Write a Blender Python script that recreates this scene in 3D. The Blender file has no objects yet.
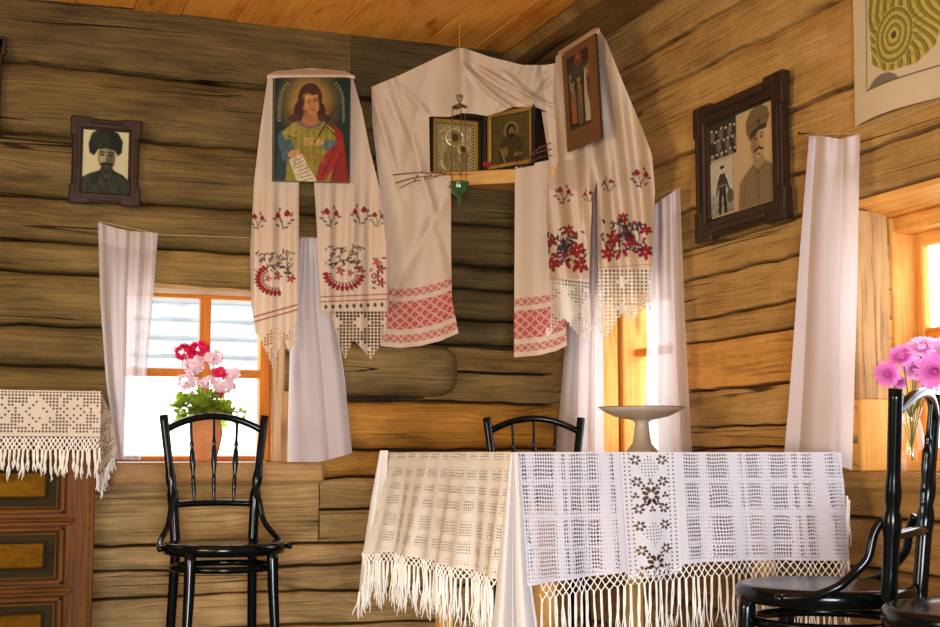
import bpy, math, random
import numpy as np
from mathutils import Vector, Matrix
SC = bpy.context.scene
COL = SC.collection
PI = math.pi

# ------------------------------------------------------------------ camera
FPX = 1347.0
TH = math.radians(5.997)
YAW = math.radians(21)
FW = np.array([math.sin(YAW), math.cos(YAW)])
RT = np.array([math.cos(YAW), -math.sin(YAW)])
CAM = np.array([-2.2172, -4.8260, 0.755])
cd = bpy.data.cameras.new('camera'); cam = bpy.data.objects.new('camera', cd); COL.objects.link(cam)
cd.sensor_width = 36.0; cd.lens = FPX * 36.0 / 940.0; cd.clip_start = 0.05; cd.clip_end = 200
cam.location = CAM
cam.rotation_euler = (PI / 2 + TH, 0, -YAW)
SC.camera = cam

# ------------------------------------------------------------------ light and exposure
SC.view_settings.view_transform = 'Standard'
SC.view_settings.look = 'None'
SC.view_settings.gamma = 1.0
SC.view_settings.use_curve_mapping = False
SC.view_settings.exposure = 0.0
W = bpy.data.worlds.new('sky'); SC.world = W; W.use_nodes = True
W.node_tree.nodes['Background'].inputs[0].default_value = (0.86, 0.93, 1.0, 1)
W.node_tree.nodes['Background'].inputs[1].default_value = 6.0


def area(name, loc, aim, sx, sy, power, color):
    l = bpy.data.lights.new(name, 'AREA'); l.shape = 'RECTANGLE'; l.size = sx; l.size_y = sy
    l.energy = power; l.color = color
    o = bpy.data.objects.new(name, l); COL.objects.link(o); o.location = loc
    d = Vector(aim) - Vector(loc); o.rotation_euler = d.to_track_quat('-Z', 'Y').to_euler()
    return o


area('assumed_left_light', (-3.9, -3.0, 1.05), (-0.2, -1.6, 1.2), 1.1, 0.9, 50, (1.0, 0.82, 0.56))  # assumed warm key from the left, unseen; the left wall has no opening
fl = area('front_fill_light', (-2.5, -6.2, 0.62), (-0.9, 0, 0.38), 1.3, 0.9, 58, (0.88, 0.91, 1.0)); fl.data.spread = math.radians(95)  # unseen cool fill, added behind the camera to brighten the lower room
area('ceiling_fill_light', (-3.2, -3.2, 0.8), (-2.0, -1.0, 2.33), 0.9, 0.9, 11, (1.0, 0.74, 0.40))  # unseen warm uplight, added to brighten the ceiling

# ------------------------------------------------------------------ helpers
def lin(c):
    c = np.asarray(c, dtype=float) / 255.0
    return np.where(c <= 0.04045, c / 12.92, ((c + 0.055) / 1.055) ** 2.4)


def L4(c, a=1.0):
    v = lin(c); return (float(v[0]), float(v[1]), float(v[2]), a)


def rays(px, py):
    a = (np.asarray(px, float) - 470) / FPX; b = (313.5 - np.asarray(py, float)) / FPX
    f = math.cos(TH) - b * math.sin(TH); z = math.sin(TH) + b * math.cos(TH)
    return np.stack([a * RT[0] + f * FW[0], a * RT[1] + f * FW[1], z + 0 * a], -1)


def onplane(px, py, n, c):
    """point(s) seen at (px,py) lying on the vertical plane n.p = c"""
    d = rays(px, py); n = np.asarray(n, float)
    t = (np.asarray(c, float) - (CAM[0] * n[0] + CAM[1] * n[1])) / (d[..., 0] * n[0] + d[..., 1] * n[1])
    return CAM + d * t[..., None]


def onback(px, py, off=0.0): return onplane(px, py, (0, 1), -np.asarray(off, float))
def onright(px, py, off=0.0): return onplane(px, py, (1, 0), -np.asarray(off, float))
DN = np.array([0.714, 1.0])                      # the icon-corner plane: Y = -.714 (X + .8)
def ondiag(px, py, off=0.0): return onplane(px, py, DN, -0.571 - np.asarray(off, float) * 1.2288)


def hsh(i, j, s=0):
    x = np.sin(np.asarray(i) * 127.1 + np.asarray(j) * 311.7 + s * 74.7) * 43758.5453
    return x - np.floor(x)


def vnoise(x, y, s=0):
    x = np.asarray(x, float); y = np.asarray(y, float)
    i = np.floor(x); j = np.floor(y); fx = x - i; fy = y - j
    fx = fx * fx * (3 - 2 * fx); fy = fy * fy * (3 - 2 * fy)
    return (hsh(i, j, s) * (1 - fx) + hsh(i + 1, j, s) * fx) * (1 - fy) + (hsh(i, j + 1, s) * (1 - fx) + hsh(i + 1, j + 1, s) * fx) * fy


def tag(o, label=None, cat=None, group=None, kind=None):
    if label: o['label'] = label
    if cat: o['category'] = cat
    if group: o['group'] = group
    if kind: o['kind'] = kind
    return o


def empty(name, loc=(0, 0, 0), rz=0.0, parent=None):
    o = bpy.data.objects.new(name, None); COL.objects.link(o)
    o.location = loc; o.rotation_euler = (0, 0, rz); o.empty_display_size = 0.05
    if parent: o.parent = parent
    return o


class MB:
    def __init__(s):
        s.v = []; s.f = []; s.g = []; s.c = []; s.n = 0

    def add(s, v, f, g=None, c=None):
        v = np.asarray(v, float).reshape(-1, 3); k = len(v)
        s.v.append(v)
        s.f.extend([tuple(int(q) + s.n for q in ff) for ff in f])
        s.g.append(np.asarray(g, float).reshape(-1, 3) if g is not None else v.copy())
        s.c.append(np.asarray(c, float).reshape(-1, 4) if c is not None else np.ones((k, 4)))
        s.n += k

    def box(s, lo, hi, seed=None, tint=None, M=None, bev=0.0):
        lo = np.array(lo, float); hi = np.array(hi, float)
        seed = random.random() * 50 if seed is None else seed
        d = hi - lo; ax = int(np.argmax(d)); o = [a for a in (0, 1, 2) if a != ax]
        b = min(bev, min(d) * 0.45)
        if b > 0:
            V = []; idx = {}
            for cx in (0, 1):
                for cy in (0, 1):
                    for cz in (0, 1):
                        for a in range(3):
                            p = np.array([(lo, hi)[cx][0], (lo, hi)[cy][1], (lo, hi)[cz][2]])
                            sg = [1 if q == 0 else -1 for q in (cx, cy, cz)]
                            for q in range(3):
                                if q != a: p[q] += sg[q] * b
                            idx[(cx, cy, cz, a)] = len(V); V.append(p)
            Fc = []
            for a in range(3):
                u, w = [q for q in range(3) if q != a]
                for e in (0, 1):
                    loop = []
                    for (i, j) in ((0, 0), (1, 0), (1, 1), (0, 1)):
                        k = [0, 0, 0]; k[a] = e; k[u] = i; k[w] = j; loop.append(idx[(k[0], k[1], k[2], a)])
                    Fc.append(loop)
                for (i, j) in ((0, 0), (1, 0), (1, 1), (0, 1)):       # edges parallel to axis a
                    k0 = [0, 0, 0]; k1 = [0, 0, 0]; k0[a] = 0; k1[a] = 1
                    for k in (k0, k1): k[u] = i; k[w] = j
                    Fc.append([idx[tuple(k0) + (u,)], idx[tuple(k1) + (u,)], idx[tuple(k1) + (w,)], idx[tuple(k0) + (w,)]])
            for cx in (0, 1):
                for cy in (0, 1):
                    for cz in (0, 1): Fc.append([idx[(cx, cy, cz, a)] for a in range(3)])
            V = np.array(V)
        else:
            V = np.array([[x, y, z] for x in (lo[0], hi[0]) for y in (lo[1], hi[1]) for z in (lo[2], hi[2])])
            Fc = [(0, 1, 3, 2), (4, 6, 7, 5), (0, 4, 5, 1), (2, 3, 7, 6), (0, 2, 6, 4), (1, 5, 7, 3)]
        g = np.stack([V[:, ax], V[:, o[0]] + V[:, o[1]], np.full(len(V), seed)], 1)
        c = None
        if tint is not None: c = np.tile(np.array(tint, float), (len(V), 1))
        if M is not None: V = np.array([M @ Vector(p) for p in V])
        s.add(V, Fc, g, c)

    def tube(s, pts, r, n=8, cap=True, tint=None):
        P = np.asarray(pts, float); k = len(P)
        r = np.full(k, r) if np.isscalar(r) else np.asarray(r, float)
        T = np.gradient(P, axis=0); T /= np.linalg.norm(T, axis=1)[:, None] + 1e-12
        up = np.array([0, 0, 1.0]) if abs(T[0][2]) < 0.9 else np.array([1.0, 0, 0])
        V = []; G = []; run = 0
        N = np.cross(T[0], up); N /= np.linalg.norm(N)
        for i in range(k):
            N = N - T[i] * np.dot(N, T[i]); N /= np.linalg.norm(N) + 1e-12
            B = np.cross(T[i], N)
            if i: run += np.linalg.norm(P[i] - P[i - 1])
            for j in range(n):
                a = 2 * PI * j / n
                V.append(P[i] + r[i] * (math.cos(a) * N + math.sin(a) * B)); G.append((run, math.sin(a) * r[i], P[0][0]))
        F = [(i * n + j, i * n + (j + 1) % n, (i + 1) * n + (j + 1) % n, (i + 1) * n + j) for i in range(k - 1) for j in range(n)]
        if cap:
            F.append(tuple(range(n - 1, -1, -1))); F.append(tuple(range((k - 1) * n, k * n)))
        c = None if tint is None else np.tile(np.array(tint, float), (len(V), 1))
        s.add(V, F, G, c)

    def lathe(s, prof, c=(0, 0, 0), n=32, sx=1.0, sy=1.0):
        V = []; k = len(prof)
        for (r, z) in prof:
            for j in range(n):
                a = 2 * PI * j / n; V.append((c[0] + sx * r * math.cos(a), c[1] + sy * r * math.sin(a), c[2] + z))
        F = [(i * n + j, i * n + (j + 1) % n, (i + 1) * n + (j + 1) % n, (i + 1) * n + j) for i in range(k - 1) for j in range(n)]
        F.append(tuple(range(n - 1, -1, -1))); F.append(tuple(range((k - 1) * n, k * n)))
        s.add(V, F)

    def grid(s, P, G=None, C=None, mask=None):
        """P: (nv,nu,3) array; mask: (nv,nu) keep"""
        nv, nu = P.shape[:2]
        idx = np.arange(nv * nu).reshape(nv, nu)
        q = np.stack([idx[:-1, :-1], idx[1:, :-1], idx[1:, 1:], idx[:-1, 1:]], -1).reshape(-1, 4)
        if mask is not None:
            m = mask.reshape(-1); q = q[m[q].any(axis=1)]
        s.add(P.reshape(-1, 3), q.tolist(), None if G is None else G.reshape(-1, 3), None if C is None else C.reshape(-1, 4))

    def prism(s, poly, y0, y1, seed=1.0):
        """poly in local x,z, extruded along y"""
        k = len(poly)
        V = [(p[0], y0, p[1]) for p in poly] + [(p[0], y1, p[1]) for p in poly]
        F = [tuple(range(k)), tuple(range(2 * k - 1, k - 1, -1))] + [(i, i + k, (i + 1) % k + k, (i + 1) % k) for i in range(k)]
        G = [(v[0], v[2], seed) for v in V]
        s.add(V, F, G)

    def build(s, name, mat, parent=None, smooth=False, thick=0.0):
        me = bpy.data.meshes.new(name)
        V = np.concatenate(s.v); me.from_pydata(V.tolist(), [], s.f)
        a = me.attributes.new('grain', 'FLOAT_VECTOR', 'POINT'); a.data.foreach_set('vector', np.concatenate(s.g).astype('f').ravel())
        a = me.attributes.new('tint', 'FLOAT_COLOR', 'POINT'); a.data.foreach_set('color', np.concatenate(s.c).astype('f').ravel())
        me.materials.append(mat)
        if smooth: me.polygons.foreach_set('use_smooth', [True] * len(me.polygons))
        me.update()
        o = bpy.data.objects.new(name, me); COL.objects.link(o)
        if smooth == 'auto':
            m = o.modifiers.new('e', 'EDGE_SPLIT'); m.split_angle = math.radians(38)
        if thick:
            m = o.modifiers.new('s', 'SOLIDIFY'); m.thickness = thick; m.offset = 0
        if parent: o.parent = parent
        return o


def dup(root, loc, rz):
    r = root.copy(); COL.objects.link(r); r.location = loc; r.rotation_euler = (0, 0, rz)
    for ch in list(root.children):
        c = ch.copy(); COL.objects.link(c); c.parent = r
        for gch in ch.children:
            d = gch.copy(); COL.objects.link(d); d.parent = c
    return r


# ------------------------------------------------------------------ materials
def newmat(name):
    m = bpy.data.materials.new(name); m.use_nodes = True
    nt = m.node_tree; nt.nodes.clear()
    out = nt.nodes.new('ShaderNodeOutputMaterial')
    return m, nt, out


def N(nt, t, **k):
    n = nt.nodes.new(t)
    for a, b in k.items(): setattr(n, a, b)
    return n


def setin(n, **k):
    for a, b in k.items(): n.inputs[a.replace('_', ' ')].default_value = b


def plain(name, c, rough=0.5, metal=0.0, spec=0.5, bump=0.0, bscale=40, coat=0.0, vary=0.12):
    m, nt, out = newmat(name)
    p = N(nt, 'ShaderNodeBsdfPrincipled')
    setin(p, Roughness=rough, Metallic=metal); p.inputs['Specular IOR Level'].default_value = spec
    p.inputs['Coat Weight'].default_value = coat
    tc = N(nt, 'ShaderNodeTexCoord'); no = N(nt, 'ShaderNodeTexNoise'); setin(no, Scale=bscale, Detail=4.0)
    nt.links.new(tc.outputs['Object'], no.inputs['Vector'])
    mx = N(nt, 'ShaderNodeMix', data_type='RGBA'); c0 = L4(c)
    mx.inputs[6].default_value = tuple(x * (1 - vary) for x in c0[:3]) + (1,); mx.inputs[7].default_value = tuple(min(1, x * (1 + vary)) for x in c0[:3]) + (1,)
    nt.links.new(no.outputs[0], mx.inputs[0]); nt.links.new(mx.outputs[2], p.inputs['Base Color'])
    if bump:
        b = N(nt, 'ShaderNodeBump'); setin(b, Strength=bump, Distance=0.003)
        nt.links.new(no.outputs[0], b.inputs['Height']); nt.links.new(b.outputs[0], p.inputs['Normal'])
    nt.links.new(p.outputs[0], out.inputs[0])
    return m


def wood(name, dark, mid, light, spec=0.3, fine=60.0, along=2.2, crack=0.5, rough=0.75, bump=0.6, knots=0.6, coat=0.0, blotch=3.0, dist=0.004):
    m, nt, out = newmat(name); lk = nt.links.new
    at = N(nt, 'ShaderNodeAttribute', attribute_name='grain'); ti = N(nt, 'ShaderNodeAttribute', attribute_name='tint')
    def mapped(sx, sy, sz):
        v = N(nt, 'ShaderNodeVectorMath', operation='MULTIPLY'); lk(at.outputs['Vector'], v.inputs[0]); v.inputs[1].default_value = (sx, sy, sz); return v
    # knot distortion
    vk = N(nt, 'ShaderNodeTexVoronoi'); lk(mapped(1.6, 6.0, 7.3).outputs[0], vk.inputs['Vector']); setin(vk, Scale=1.0, Randomness=1.0)
    kr = N(nt, 'ShaderNodeMapRange'); lk(vk.outputs['Distance'], kr.inputs[0]); setin(kr, From_Min=0.0, From_Max=0.32, To_Min=1.0, To_Max=0.0)
    wv = N(nt, 'ShaderNodeTexNoise'); lk(mapped(along * 1.4, 9.0, 3.1).outputs[0], wv.inputs['Vector']); setin(wv, Scale=1.0, Detail=2.0)
    ad = N(nt, 'ShaderNodeMath', operation='MULTIPLY_ADD'); lk(kr.outputs[0], ad.inputs[0]); ad.inputs[1].default_value = knots * 2.2; lk(wv.outputs[0], ad.inputs[2])
    cb = N(nt, 'ShaderNodeCombineXYZ'); lk(ad.outputs[0], cb.inputs[1])
    vs = mapped(along, fine, 5.7); va = N(nt, 'ShaderNodeVectorMath', operation='MULTIPLY_ADD')
    lk(cb.outputs[0], va.inputs[0]); va.inputs[1].default_value = (0, 3.2, 0); lk(vs.outputs[0], va.inputs[2])
    gr = N(nt, 'ShaderNodeTexNoise'); lk(va.outputs[0], gr.inputs['Vector']); setin(gr, Scale=1.0, Detail=6.0, Roughness=0.62)
    bl = N(nt, 'ShaderNodeTexNoise'); lk(mapped(blotch, blotch * 3.2, 4.3).outputs[0], bl.inputs['Vector']); setin(bl, Scale=1.0, Detail=4.0, Roughness=0.6)
    a0_ = N(nt, 'ShaderNodeMath', operation='MULTIPLY_ADD'); lk(gr.outputs[0], a0_.inputs[0]); a0_.inputs[1].default_value = 0.85; a0_.inputs[2].default_value = 0.075
    a1 = N(nt, 'ShaderNodeMath', operation='ADD'); lk(a0_.outputs[0], a1.inputs[0]); lk(bl.outputs[0], a1.inputs[1])
    rg = N(nt, 'ShaderNodeMapRange'); lk(a1.outputs[0], rg.inputs[0]); setin(rg, From_Min=0.70, From_Max=1.30)
    cr = N(nt, 'ShaderNodeValToRGB'); lk(rg.outputs[0], cr.inputs[0])
    cr.color_ramp.elements[0].color = L4(dark); cr.color_ramp.elements[1].color = L4(light)
    e = cr.color_ramp.elements.new(0.45); e.color = L4(mid)
    # cracks : thin drying checks that run along the grain
    ck = N(nt, 'ShaderNodeTexNoise'); lk(mapped(0.28, 12.0, 11.3).outputs[0], ck.inputs['Vector']); setin(ck, Scale=1.0, Detail=4.0, Roughness=0.35)
    cf = N(nt, 'ShaderNodeMath', operation='SUBTRACT'); lk(ck.outputs[0], cf.inputs[0]); cf.inputs[1].default_value = 0.5
    ca = N(nt, 'ShaderNodeMath', operation='ABSOLUTE'); lk(cf.outputs[0], ca.inputs[0])
    c0_ = N(nt, 'ShaderNodeMapRange'); lk(ca.outputs[0], c0_.inputs[0]); setin(c0_, From_Min=0.002, From_Max=0.006, To_Min=1.0, To_Max=0.0)
    cg = N(nt, 'ShaderNodeTexNoise'); lk(mapped(1.8, 7.0, 2.3).outputs[0], cg.inputs['Vector']); setin(cg, Scale=1.0, Detail=2.0)
    ch_ = N(nt, 'ShaderNodeMapRange'); lk(cg.outputs[0], ch_.inputs[0]); setin(ch_, From_Min=0.49, From_Max=0.58)
    cm = N(nt, 'ShaderNodeMath', operation='MULTIPLY'); lk(c0_.outputs[0], cm.inputs[0]); lk(ch_.outputs[0], cm.inputs[1])
    k2 = N(nt, 'ShaderNodeMapRange'); lk(vk.outputs['Distance'], k2.inputs[0]); setin(k2, From_Min=0.03, From_Max=0.12, To_Min=knots, To_Max=0.0)
    mxx = N(nt, 'ShaderNodeMath', operation='MAXIMUM'); lk(k2.outputs[0], mxx.inputs[1])
    cs = N(nt, 'ShaderNodeMath', operation='MULTIPLY'); lk(cm.outputs[0], cs.inputs[0]); cs.inputs[1].default_value = crack; lk(cs.outputs[0], mxx.inputs[0])
    mc = N(nt, 'ShaderNodeMix', data_type='RGBA'); lk(mxx.outputs[0], mc.inputs[0]); lk(cr.outputs[0], mc.inputs[6])
    mc.inputs[7].default_value = tuple(x * 0.35 for x in L4(dark)[:3]) + (1,)
    mt = N(nt, 'ShaderNodeMix', data_type='RGBA', blend_type='MULTIPLY'); mt.inputs[0].default_value = 1.0
    lk(mc.outputs[2], mt.inputs[6]); lk(ti.outputs['Color'], mt.inputs[7])
    p = N(nt, 'ShaderNodeBsdfPrincipled'); setin(p, Roughness=rough); p.inputs['Specular IOR Level'].default_value = spec; p.inputs['Coat Weight'].default_value = coat
    p.inputs['Coat Roughness'].default_value = 0.25
    lk(mt.outputs[2], p.inputs['Base Color'])
    az = N(nt, 'ShaderNodeTexNoise'); lk(mapped(14.0, 9.0, 1.0).outputs[0], az.inputs['Vector']); setin(az, Scale=1.0, Detail=5.0, Roughness=0.65)
    h0 = N(nt, 'ShaderNodeMath', operation='MULTIPLY_ADD'); lk(az.outputs[0], h0.inputs[0]); h0.inputs[1].default_value = 1.6 if crack > .8 else 0.2; lk(a1.outputs[0], h0.inputs[2])
    hb = N(nt, 'ShaderNodeMath', operation='SUBTRACT'); lk(h0.outputs[0], hb.inputs[0]); lk(cs.outputs[0], hb.inputs[1])
    b = N(nt, 'ShaderNodeBump'); setin(b, Strength=bump, Distance=dist); lk(hb.outputs[0], b.inputs['Height']); lk(b.outputs[0], p.inputs['Normal'])
    lk(p.outputs[0], out.inputs[0])
    return m


def painted(name, rough=0.7, cloth=False, transl=0.35, weave=True, metal=0.0, spec=0.3):
    """base colour and coverage come from the mesh's own 'tint' attribute (embroidery, print, lace)"""
    m, nt, out = newmat(name); lk = nt.links.new
    ti = N(nt, 'ShaderNodeAttribute', attribute_name='tint')
    p = N(nt, 'ShaderNodeBsdfPrincipled'); setin(p, Roughness=rough, Metallic=metal); p.inputs['Specular IOR Level'].default_value = spec
    if cloth and weave:
        tc = N(nt, 'ShaderNodeTexCoord'); no = N(nt, 'ShaderNodeTexNoise'); setin(no, Scale=220.0, Detail=2.0); lk(tc.outputs['Object'], no.inputs['Vector'])
        b = N(nt, 'ShaderNodeBump'); setin(b, Strength=0.25, Distance=0.001); lk(no.outputs[0], b.inputs['Height']); lk(b.outputs[0], p.inputs['Normal'])
    lk(ti.outputs['Color'], p.inputs['Base Color'])
    sh = p.outputs[0]
    if cloth:
        tr = N(nt, 'ShaderNodeBsdfTranslucent'); lk(ti.outputs['Color'], tr.inputs[0])
        mx = N(nt, 'ShaderNodeMixShader'); mx.inputs[0].default_value = transl; lk(sh, mx.inputs[1]); lk(tr.outputs[0], mx.inputs[2])
        tp = N(nt, 'ShaderNodeBsdfTransparent'); m2 = N(nt, 'ShaderNodeMixShader'); lk(ti.outputs['Alpha'], m2.inputs[0]); lk(tp.outputs[0], m2.inputs[1]); lk(mx.outputs[0], m2.inputs[2])
        sh = m2.outputs[0]
    lk(sh, out.inputs[0])
    return m


def sheer(name, c, transl=0.5, clear=0.12):
    m, nt, out = newmat(name); lk = nt.links.new
    tc = N(nt, 'ShaderNodeTexCoord'); no = N(nt, 'ShaderNodeTexNoise'); setin(no, Scale=260.0, Detail=2.0); lk(tc.outputs['Object'], no.inputs['Vector'])
    b = N(nt, 'ShaderNodeBump'); setin(b, Strength=0.15, Distance=0.001); lk(no.outputs[0], b.inputs['Height'])
    d = N(nt, 'ShaderNodeBsdfDiffuse'); d.inputs[0].default_value = L4(c); lk(b.outputs[0], d.inputs['Normal'])
    t = N(nt, 'ShaderNodeBsdfTranslucent'); t.inputs[0].default_value = L4(c)
    m1 = N(nt, 'ShaderNodeMixShader'); m1.inputs[0].default_value = transl; lk(d.outputs[0], m1.inputs[1]); lk(t.outputs[0], m1.inputs[2])
    tp = N(nt, 'ShaderNodeBsdfTransparent'); m2 = N(nt, 'ShaderNodeMixShader'); m2.inputs[0].default_value = clear; lk(m1.outputs[0], m2.inputs[1]); lk(tp.outputs[0], m2.inputs[2])
    lk(m2.outputs[0], out.inputs[0]); return m


def glassmat(name, tintc=(1, 1, 1, 1), refl=0.06):
    m, nt, out = newmat(name); lk = nt.links.new
    tp = N(nt, 'ShaderNodeBsdfTransparent'); tp.inputs[0].default_value = tintc
    g = N(nt, 'ShaderNodeBsdfGlossy'); g.inputs['Roughness'].default_value = 0.03
    fr = N(nt, 'ShaderNodeLayerWeight'); fr.inputs[0].default_value = 0.5
    pw = N(nt, 'ShaderNodeMath', operation='POWER'); lk(fr.outputs['Facing'], pw.inputs[0]); pw.inputs[1].default_value = 5.0
    mr = N(nt, 'ShaderNodeMath', operation='MULTIPLY_ADD'); lk(pw.outputs[0], mr.inputs[0]); mr.inputs[1].default_value = 0.6; mr.inputs[2].default_value = refl * 0.5
    mx = N(nt, 'ShaderNodeMixShader'); lk(mr.outputs[0], mx.inputs[0]); lk(tp.outputs[0], mx.inputs[1]); lk(g.outputs[0], mx.inputs[2])
    lk(mx.outputs[0], out.inputs[0]); return m


def netmat(name, c, pu=0.0066, pv=0.0088, transl=0.3, base=0.30):
    """openwork weave: grain = (along, down, solidity)"""
    m, nt, out = newmat(name); lk = nt.links.new
    at = N(nt, 'ShaderNodeAttribute', attribute_name='grain')
    wn = N(nt, 'ShaderNodeTexNoise'); setin(wn, Scale=14.0, Detail=3.0); lk(at.outputs['Vector'], wn.inputs['Vector'])
    wo = N(nt, 'ShaderNodeVectorMath', operation='MULTIPLY_ADD'); lk(wn.outputs['Color'], wo.inputs[0]); wo.inputs[1].default_value = (0.012, 0.012, 0); lk(at.outputs['Vector'], wo.inputs[2])
    sp = N(nt, 'ShaderNodeSeparateXYZ'); lk(wo.outputs[0], sp.inputs[0])
    s0 = N(nt, 'ShaderNodeSeparateXYZ'); lk(at.outputs['Vector'], s0.inputs[0])
    def tri(sock, per):
        a = N(nt, 'ShaderNodeMath', operation='DIVIDE'); lk(sock, a.inputs[0]); a.inputs[1].default_value = per
        b = N(nt, 'ShaderNodeMath', operation='FRACT'); lk(a.outputs[0], b.inputs[0])
        c_ = N(nt, 'ShaderNodeMath', operation='SUBTRACT'); lk(b.outputs[0], c_.inputs[0]); c_.inputs[1].default_value = 0.5
        d = N(nt, 'ShaderNodeMath', operation='ABSOLUTE'); lk(c_.outputs[0], d.inputs[0]); return d.outputs[0]
    mx = N(nt, 'ShaderNodeMath', operation='MAXIMUM'); lk(tri(sp.outputs[0], pu), mx.inputs[0]); lk(tri(sp.outputs[1], pv), mx.inputs[1])
    # thread where max > threshold ; threshold falls with solidity
    th = N(nt, 'ShaderNodeMath', operation='MULTIPLY_ADD'); lk(s0.outputs[2], th.inputs[0]); th.inputs[1].default_value = -0.40; th.inputs[2].default_value = base
    gt = N(nt, 'ShaderNodeMath', operation='GREATER_THAN'); lk(mx.outputs[0], gt.inputs[0]); lk(th.outputs[0], gt.inputs[1])
    d = N(nt, 'ShaderNodeBsdfDiffuse'); d.inputs[0].default_value = L4(c)
    t = N(nt, 'ShaderNodeBsdfTranslucent'); t.inputs[0].default_value = L4(c)
    m1 = N(nt, 'ShaderNodeMixShader'); m1.inputs[0].default_value = transl; lk(d.outputs[0], m1.inputs[1]); lk(t.outputs[0], m1.inputs[2])
    tp = N(nt, 'ShaderNodeBsdfTransparent'); m2 = N(nt, 'ShaderNodeMixShader'); lk(gt.outputs[0], m2.inputs[0]); lk(tp.outputs[0], m2.inputs[1]); lk(m1.outputs[0], m2.inputs[2])
    lk(m2.outputs[0], out.inputs[0]); return m


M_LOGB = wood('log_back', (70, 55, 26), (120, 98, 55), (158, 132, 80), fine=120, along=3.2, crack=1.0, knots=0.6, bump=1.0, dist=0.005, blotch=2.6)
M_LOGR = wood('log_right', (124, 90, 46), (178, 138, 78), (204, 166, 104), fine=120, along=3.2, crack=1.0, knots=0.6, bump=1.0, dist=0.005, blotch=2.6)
M_PINE = wood('pine_orange', (186, 116, 44), (226, 160, 72), (240, 184, 100), fine=90, along=2.2, crack=0.2, knots=0.6, bump=0.3, rough=0.6)
M_SASH = wood('window_sash', (170, 92, 20), (206, 122, 30), (222, 146, 50), fine=90, along=2.2, crack=0.1, knots=0.2, bump=0.2, rough=0.6)
M_CEIL = wood('ceiling_pine', (188, 112, 34), (232, 156, 58), (246, 184, 84), fine=80, along=2.0, crack=0.3, knots=0.7, bump=0.3, rough=0.6)
M_POST = wood('weathered_plank', (116, 76, 38), (186, 142, 88), (210, 172, 118), fine=90, along=2.2, crack=1.0, knots=0.5, bump=0.9)
M_RED = wood('dresser_red_wood', (50, 30, 8), (98, 58, 16), (126, 78, 24), spec=.12, fine=120, along=3, crack=0.1, knots=0.0, bump=0.15, rough=0.5, coat=0.0)
M_OLIVE = wood('dresser_dark_wood', (20, 16, 5), (42, 33, 10), (56, 44, 14), spec=.08, fine=120, along=3, crack=0.1, knots=0.0, bump=0.15, rough=0.6, coat=0.0)
M_GOLD = wood('dresser_burl_panel', (64, 42, 6), (104, 70, 13), (132, 92, 20), spec=.04, fine=22, along=10, crack=0.1, knots=0.4, bump=0.1, rough=0.8, coat=0.0)
M_FLOOR = wood('floor_plank', (60, 42, 24), (110, 80, 48), (136, 102, 64), fine=80, along=2)
M_BLACK = plain('black_lacquer', (6, 12, 13), rough=0.17, spec=0.32, coat=0.0, vary=0.2)
M_FRAME = wood('dark_frame_wood', (22, 14, 8), (46, 30, 18), (66, 44, 28), fine=70, along=3, crack=0.2, knots=0, bump=0.3, rough=0.4, coat=0.3)
M_CURT = sheer('curtain_cotton', (244, 236, 236), 0.42, 0.05)
M_CURTS = sheer('curtain_sheer', (244, 236, 234), 0.5, 0.22)
M_EMB = painted('embroidered_linen', cloth=True, transl=0.22)
M_LACE = painted('lace_cotton', cloth=True, transl=0.3)
M_PAINT = painted('painted_panel', rough=0.45)
M_PRINT = painted('printed_paper', rough=0.75)
M_GILT = painted('stamped_gilt', rough=0.3, metal=0.35)
M_NET = netmat('tablecloth_weave', (232, 230, 236))
M_NETW = netmat('tablecloth_side_weave', (252, 246, 234), 0.0080, 0.0068, base=0.25)
M_LINEN = sheer('tablecloth_linen', (232, 226, 220), 0.2, 0.0)
M_YARN = plain('cotton_yarn', (244, 238, 226), rough=0.9, spec=0.1)
M_GLASS = glassmat('window_glass')
M_STRING = plain('string', (190, 170, 130), rough=0.8)
M_TERRA = plain('terracotta', (224, 148, 92), rough=0.8, bump=0.3)
M_TABLE = wood('table_brown', (60, 42, 26), (104, 76, 48), (128, 98, 64), fine=90, along=2)
M_CER = plain('cream_enamel', (178, 162, 142), rough=0.3, spec=0.5, vary=0.05)
M_RIM = plain('rim_wear', (90, 66, 50), rough=0.5)
M_LEAF = plain('geranium_leaf', (120, 160, 50), rough=0.5, vary=0.3)
M_STEM = plain('stem', (90, 110, 50), rough=0.6)
M_PINK = plain('pink_petal', (236, 60, 120), rough=0.6, vary=0.3)
M_WHITE = plain('white_petal', (250, 232, 232), rough=0.6)
M_LILAC = plain('lilac_petal', (226, 120, 214), rough=0.6, vary=0.25)
M_METAL = plain('aged_brass', (120, 90, 50), rough=0.4, metal=0.9)
M_GREEN = glassmat('green_glass', (0.25, 0.6, 0.25, 1), 0.3)
M_GBEAD = plain('green_bead', (48, 88, 42), rough=0.15, coat=0.5)
M_TWIG = plain('twig_bark', (110, 58, 40), rough=0.7)
M_SHELF = wood('shelf_board', (150, 104, 48), (204, 154, 78), (224, 178, 102), fine=90, along=2, crack=0.1, knots=0.3, bump=0.2)
M_CASE = plain('icon_case_dark', (20, 14, 10), rough=0.35, coat=0.3)

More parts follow.
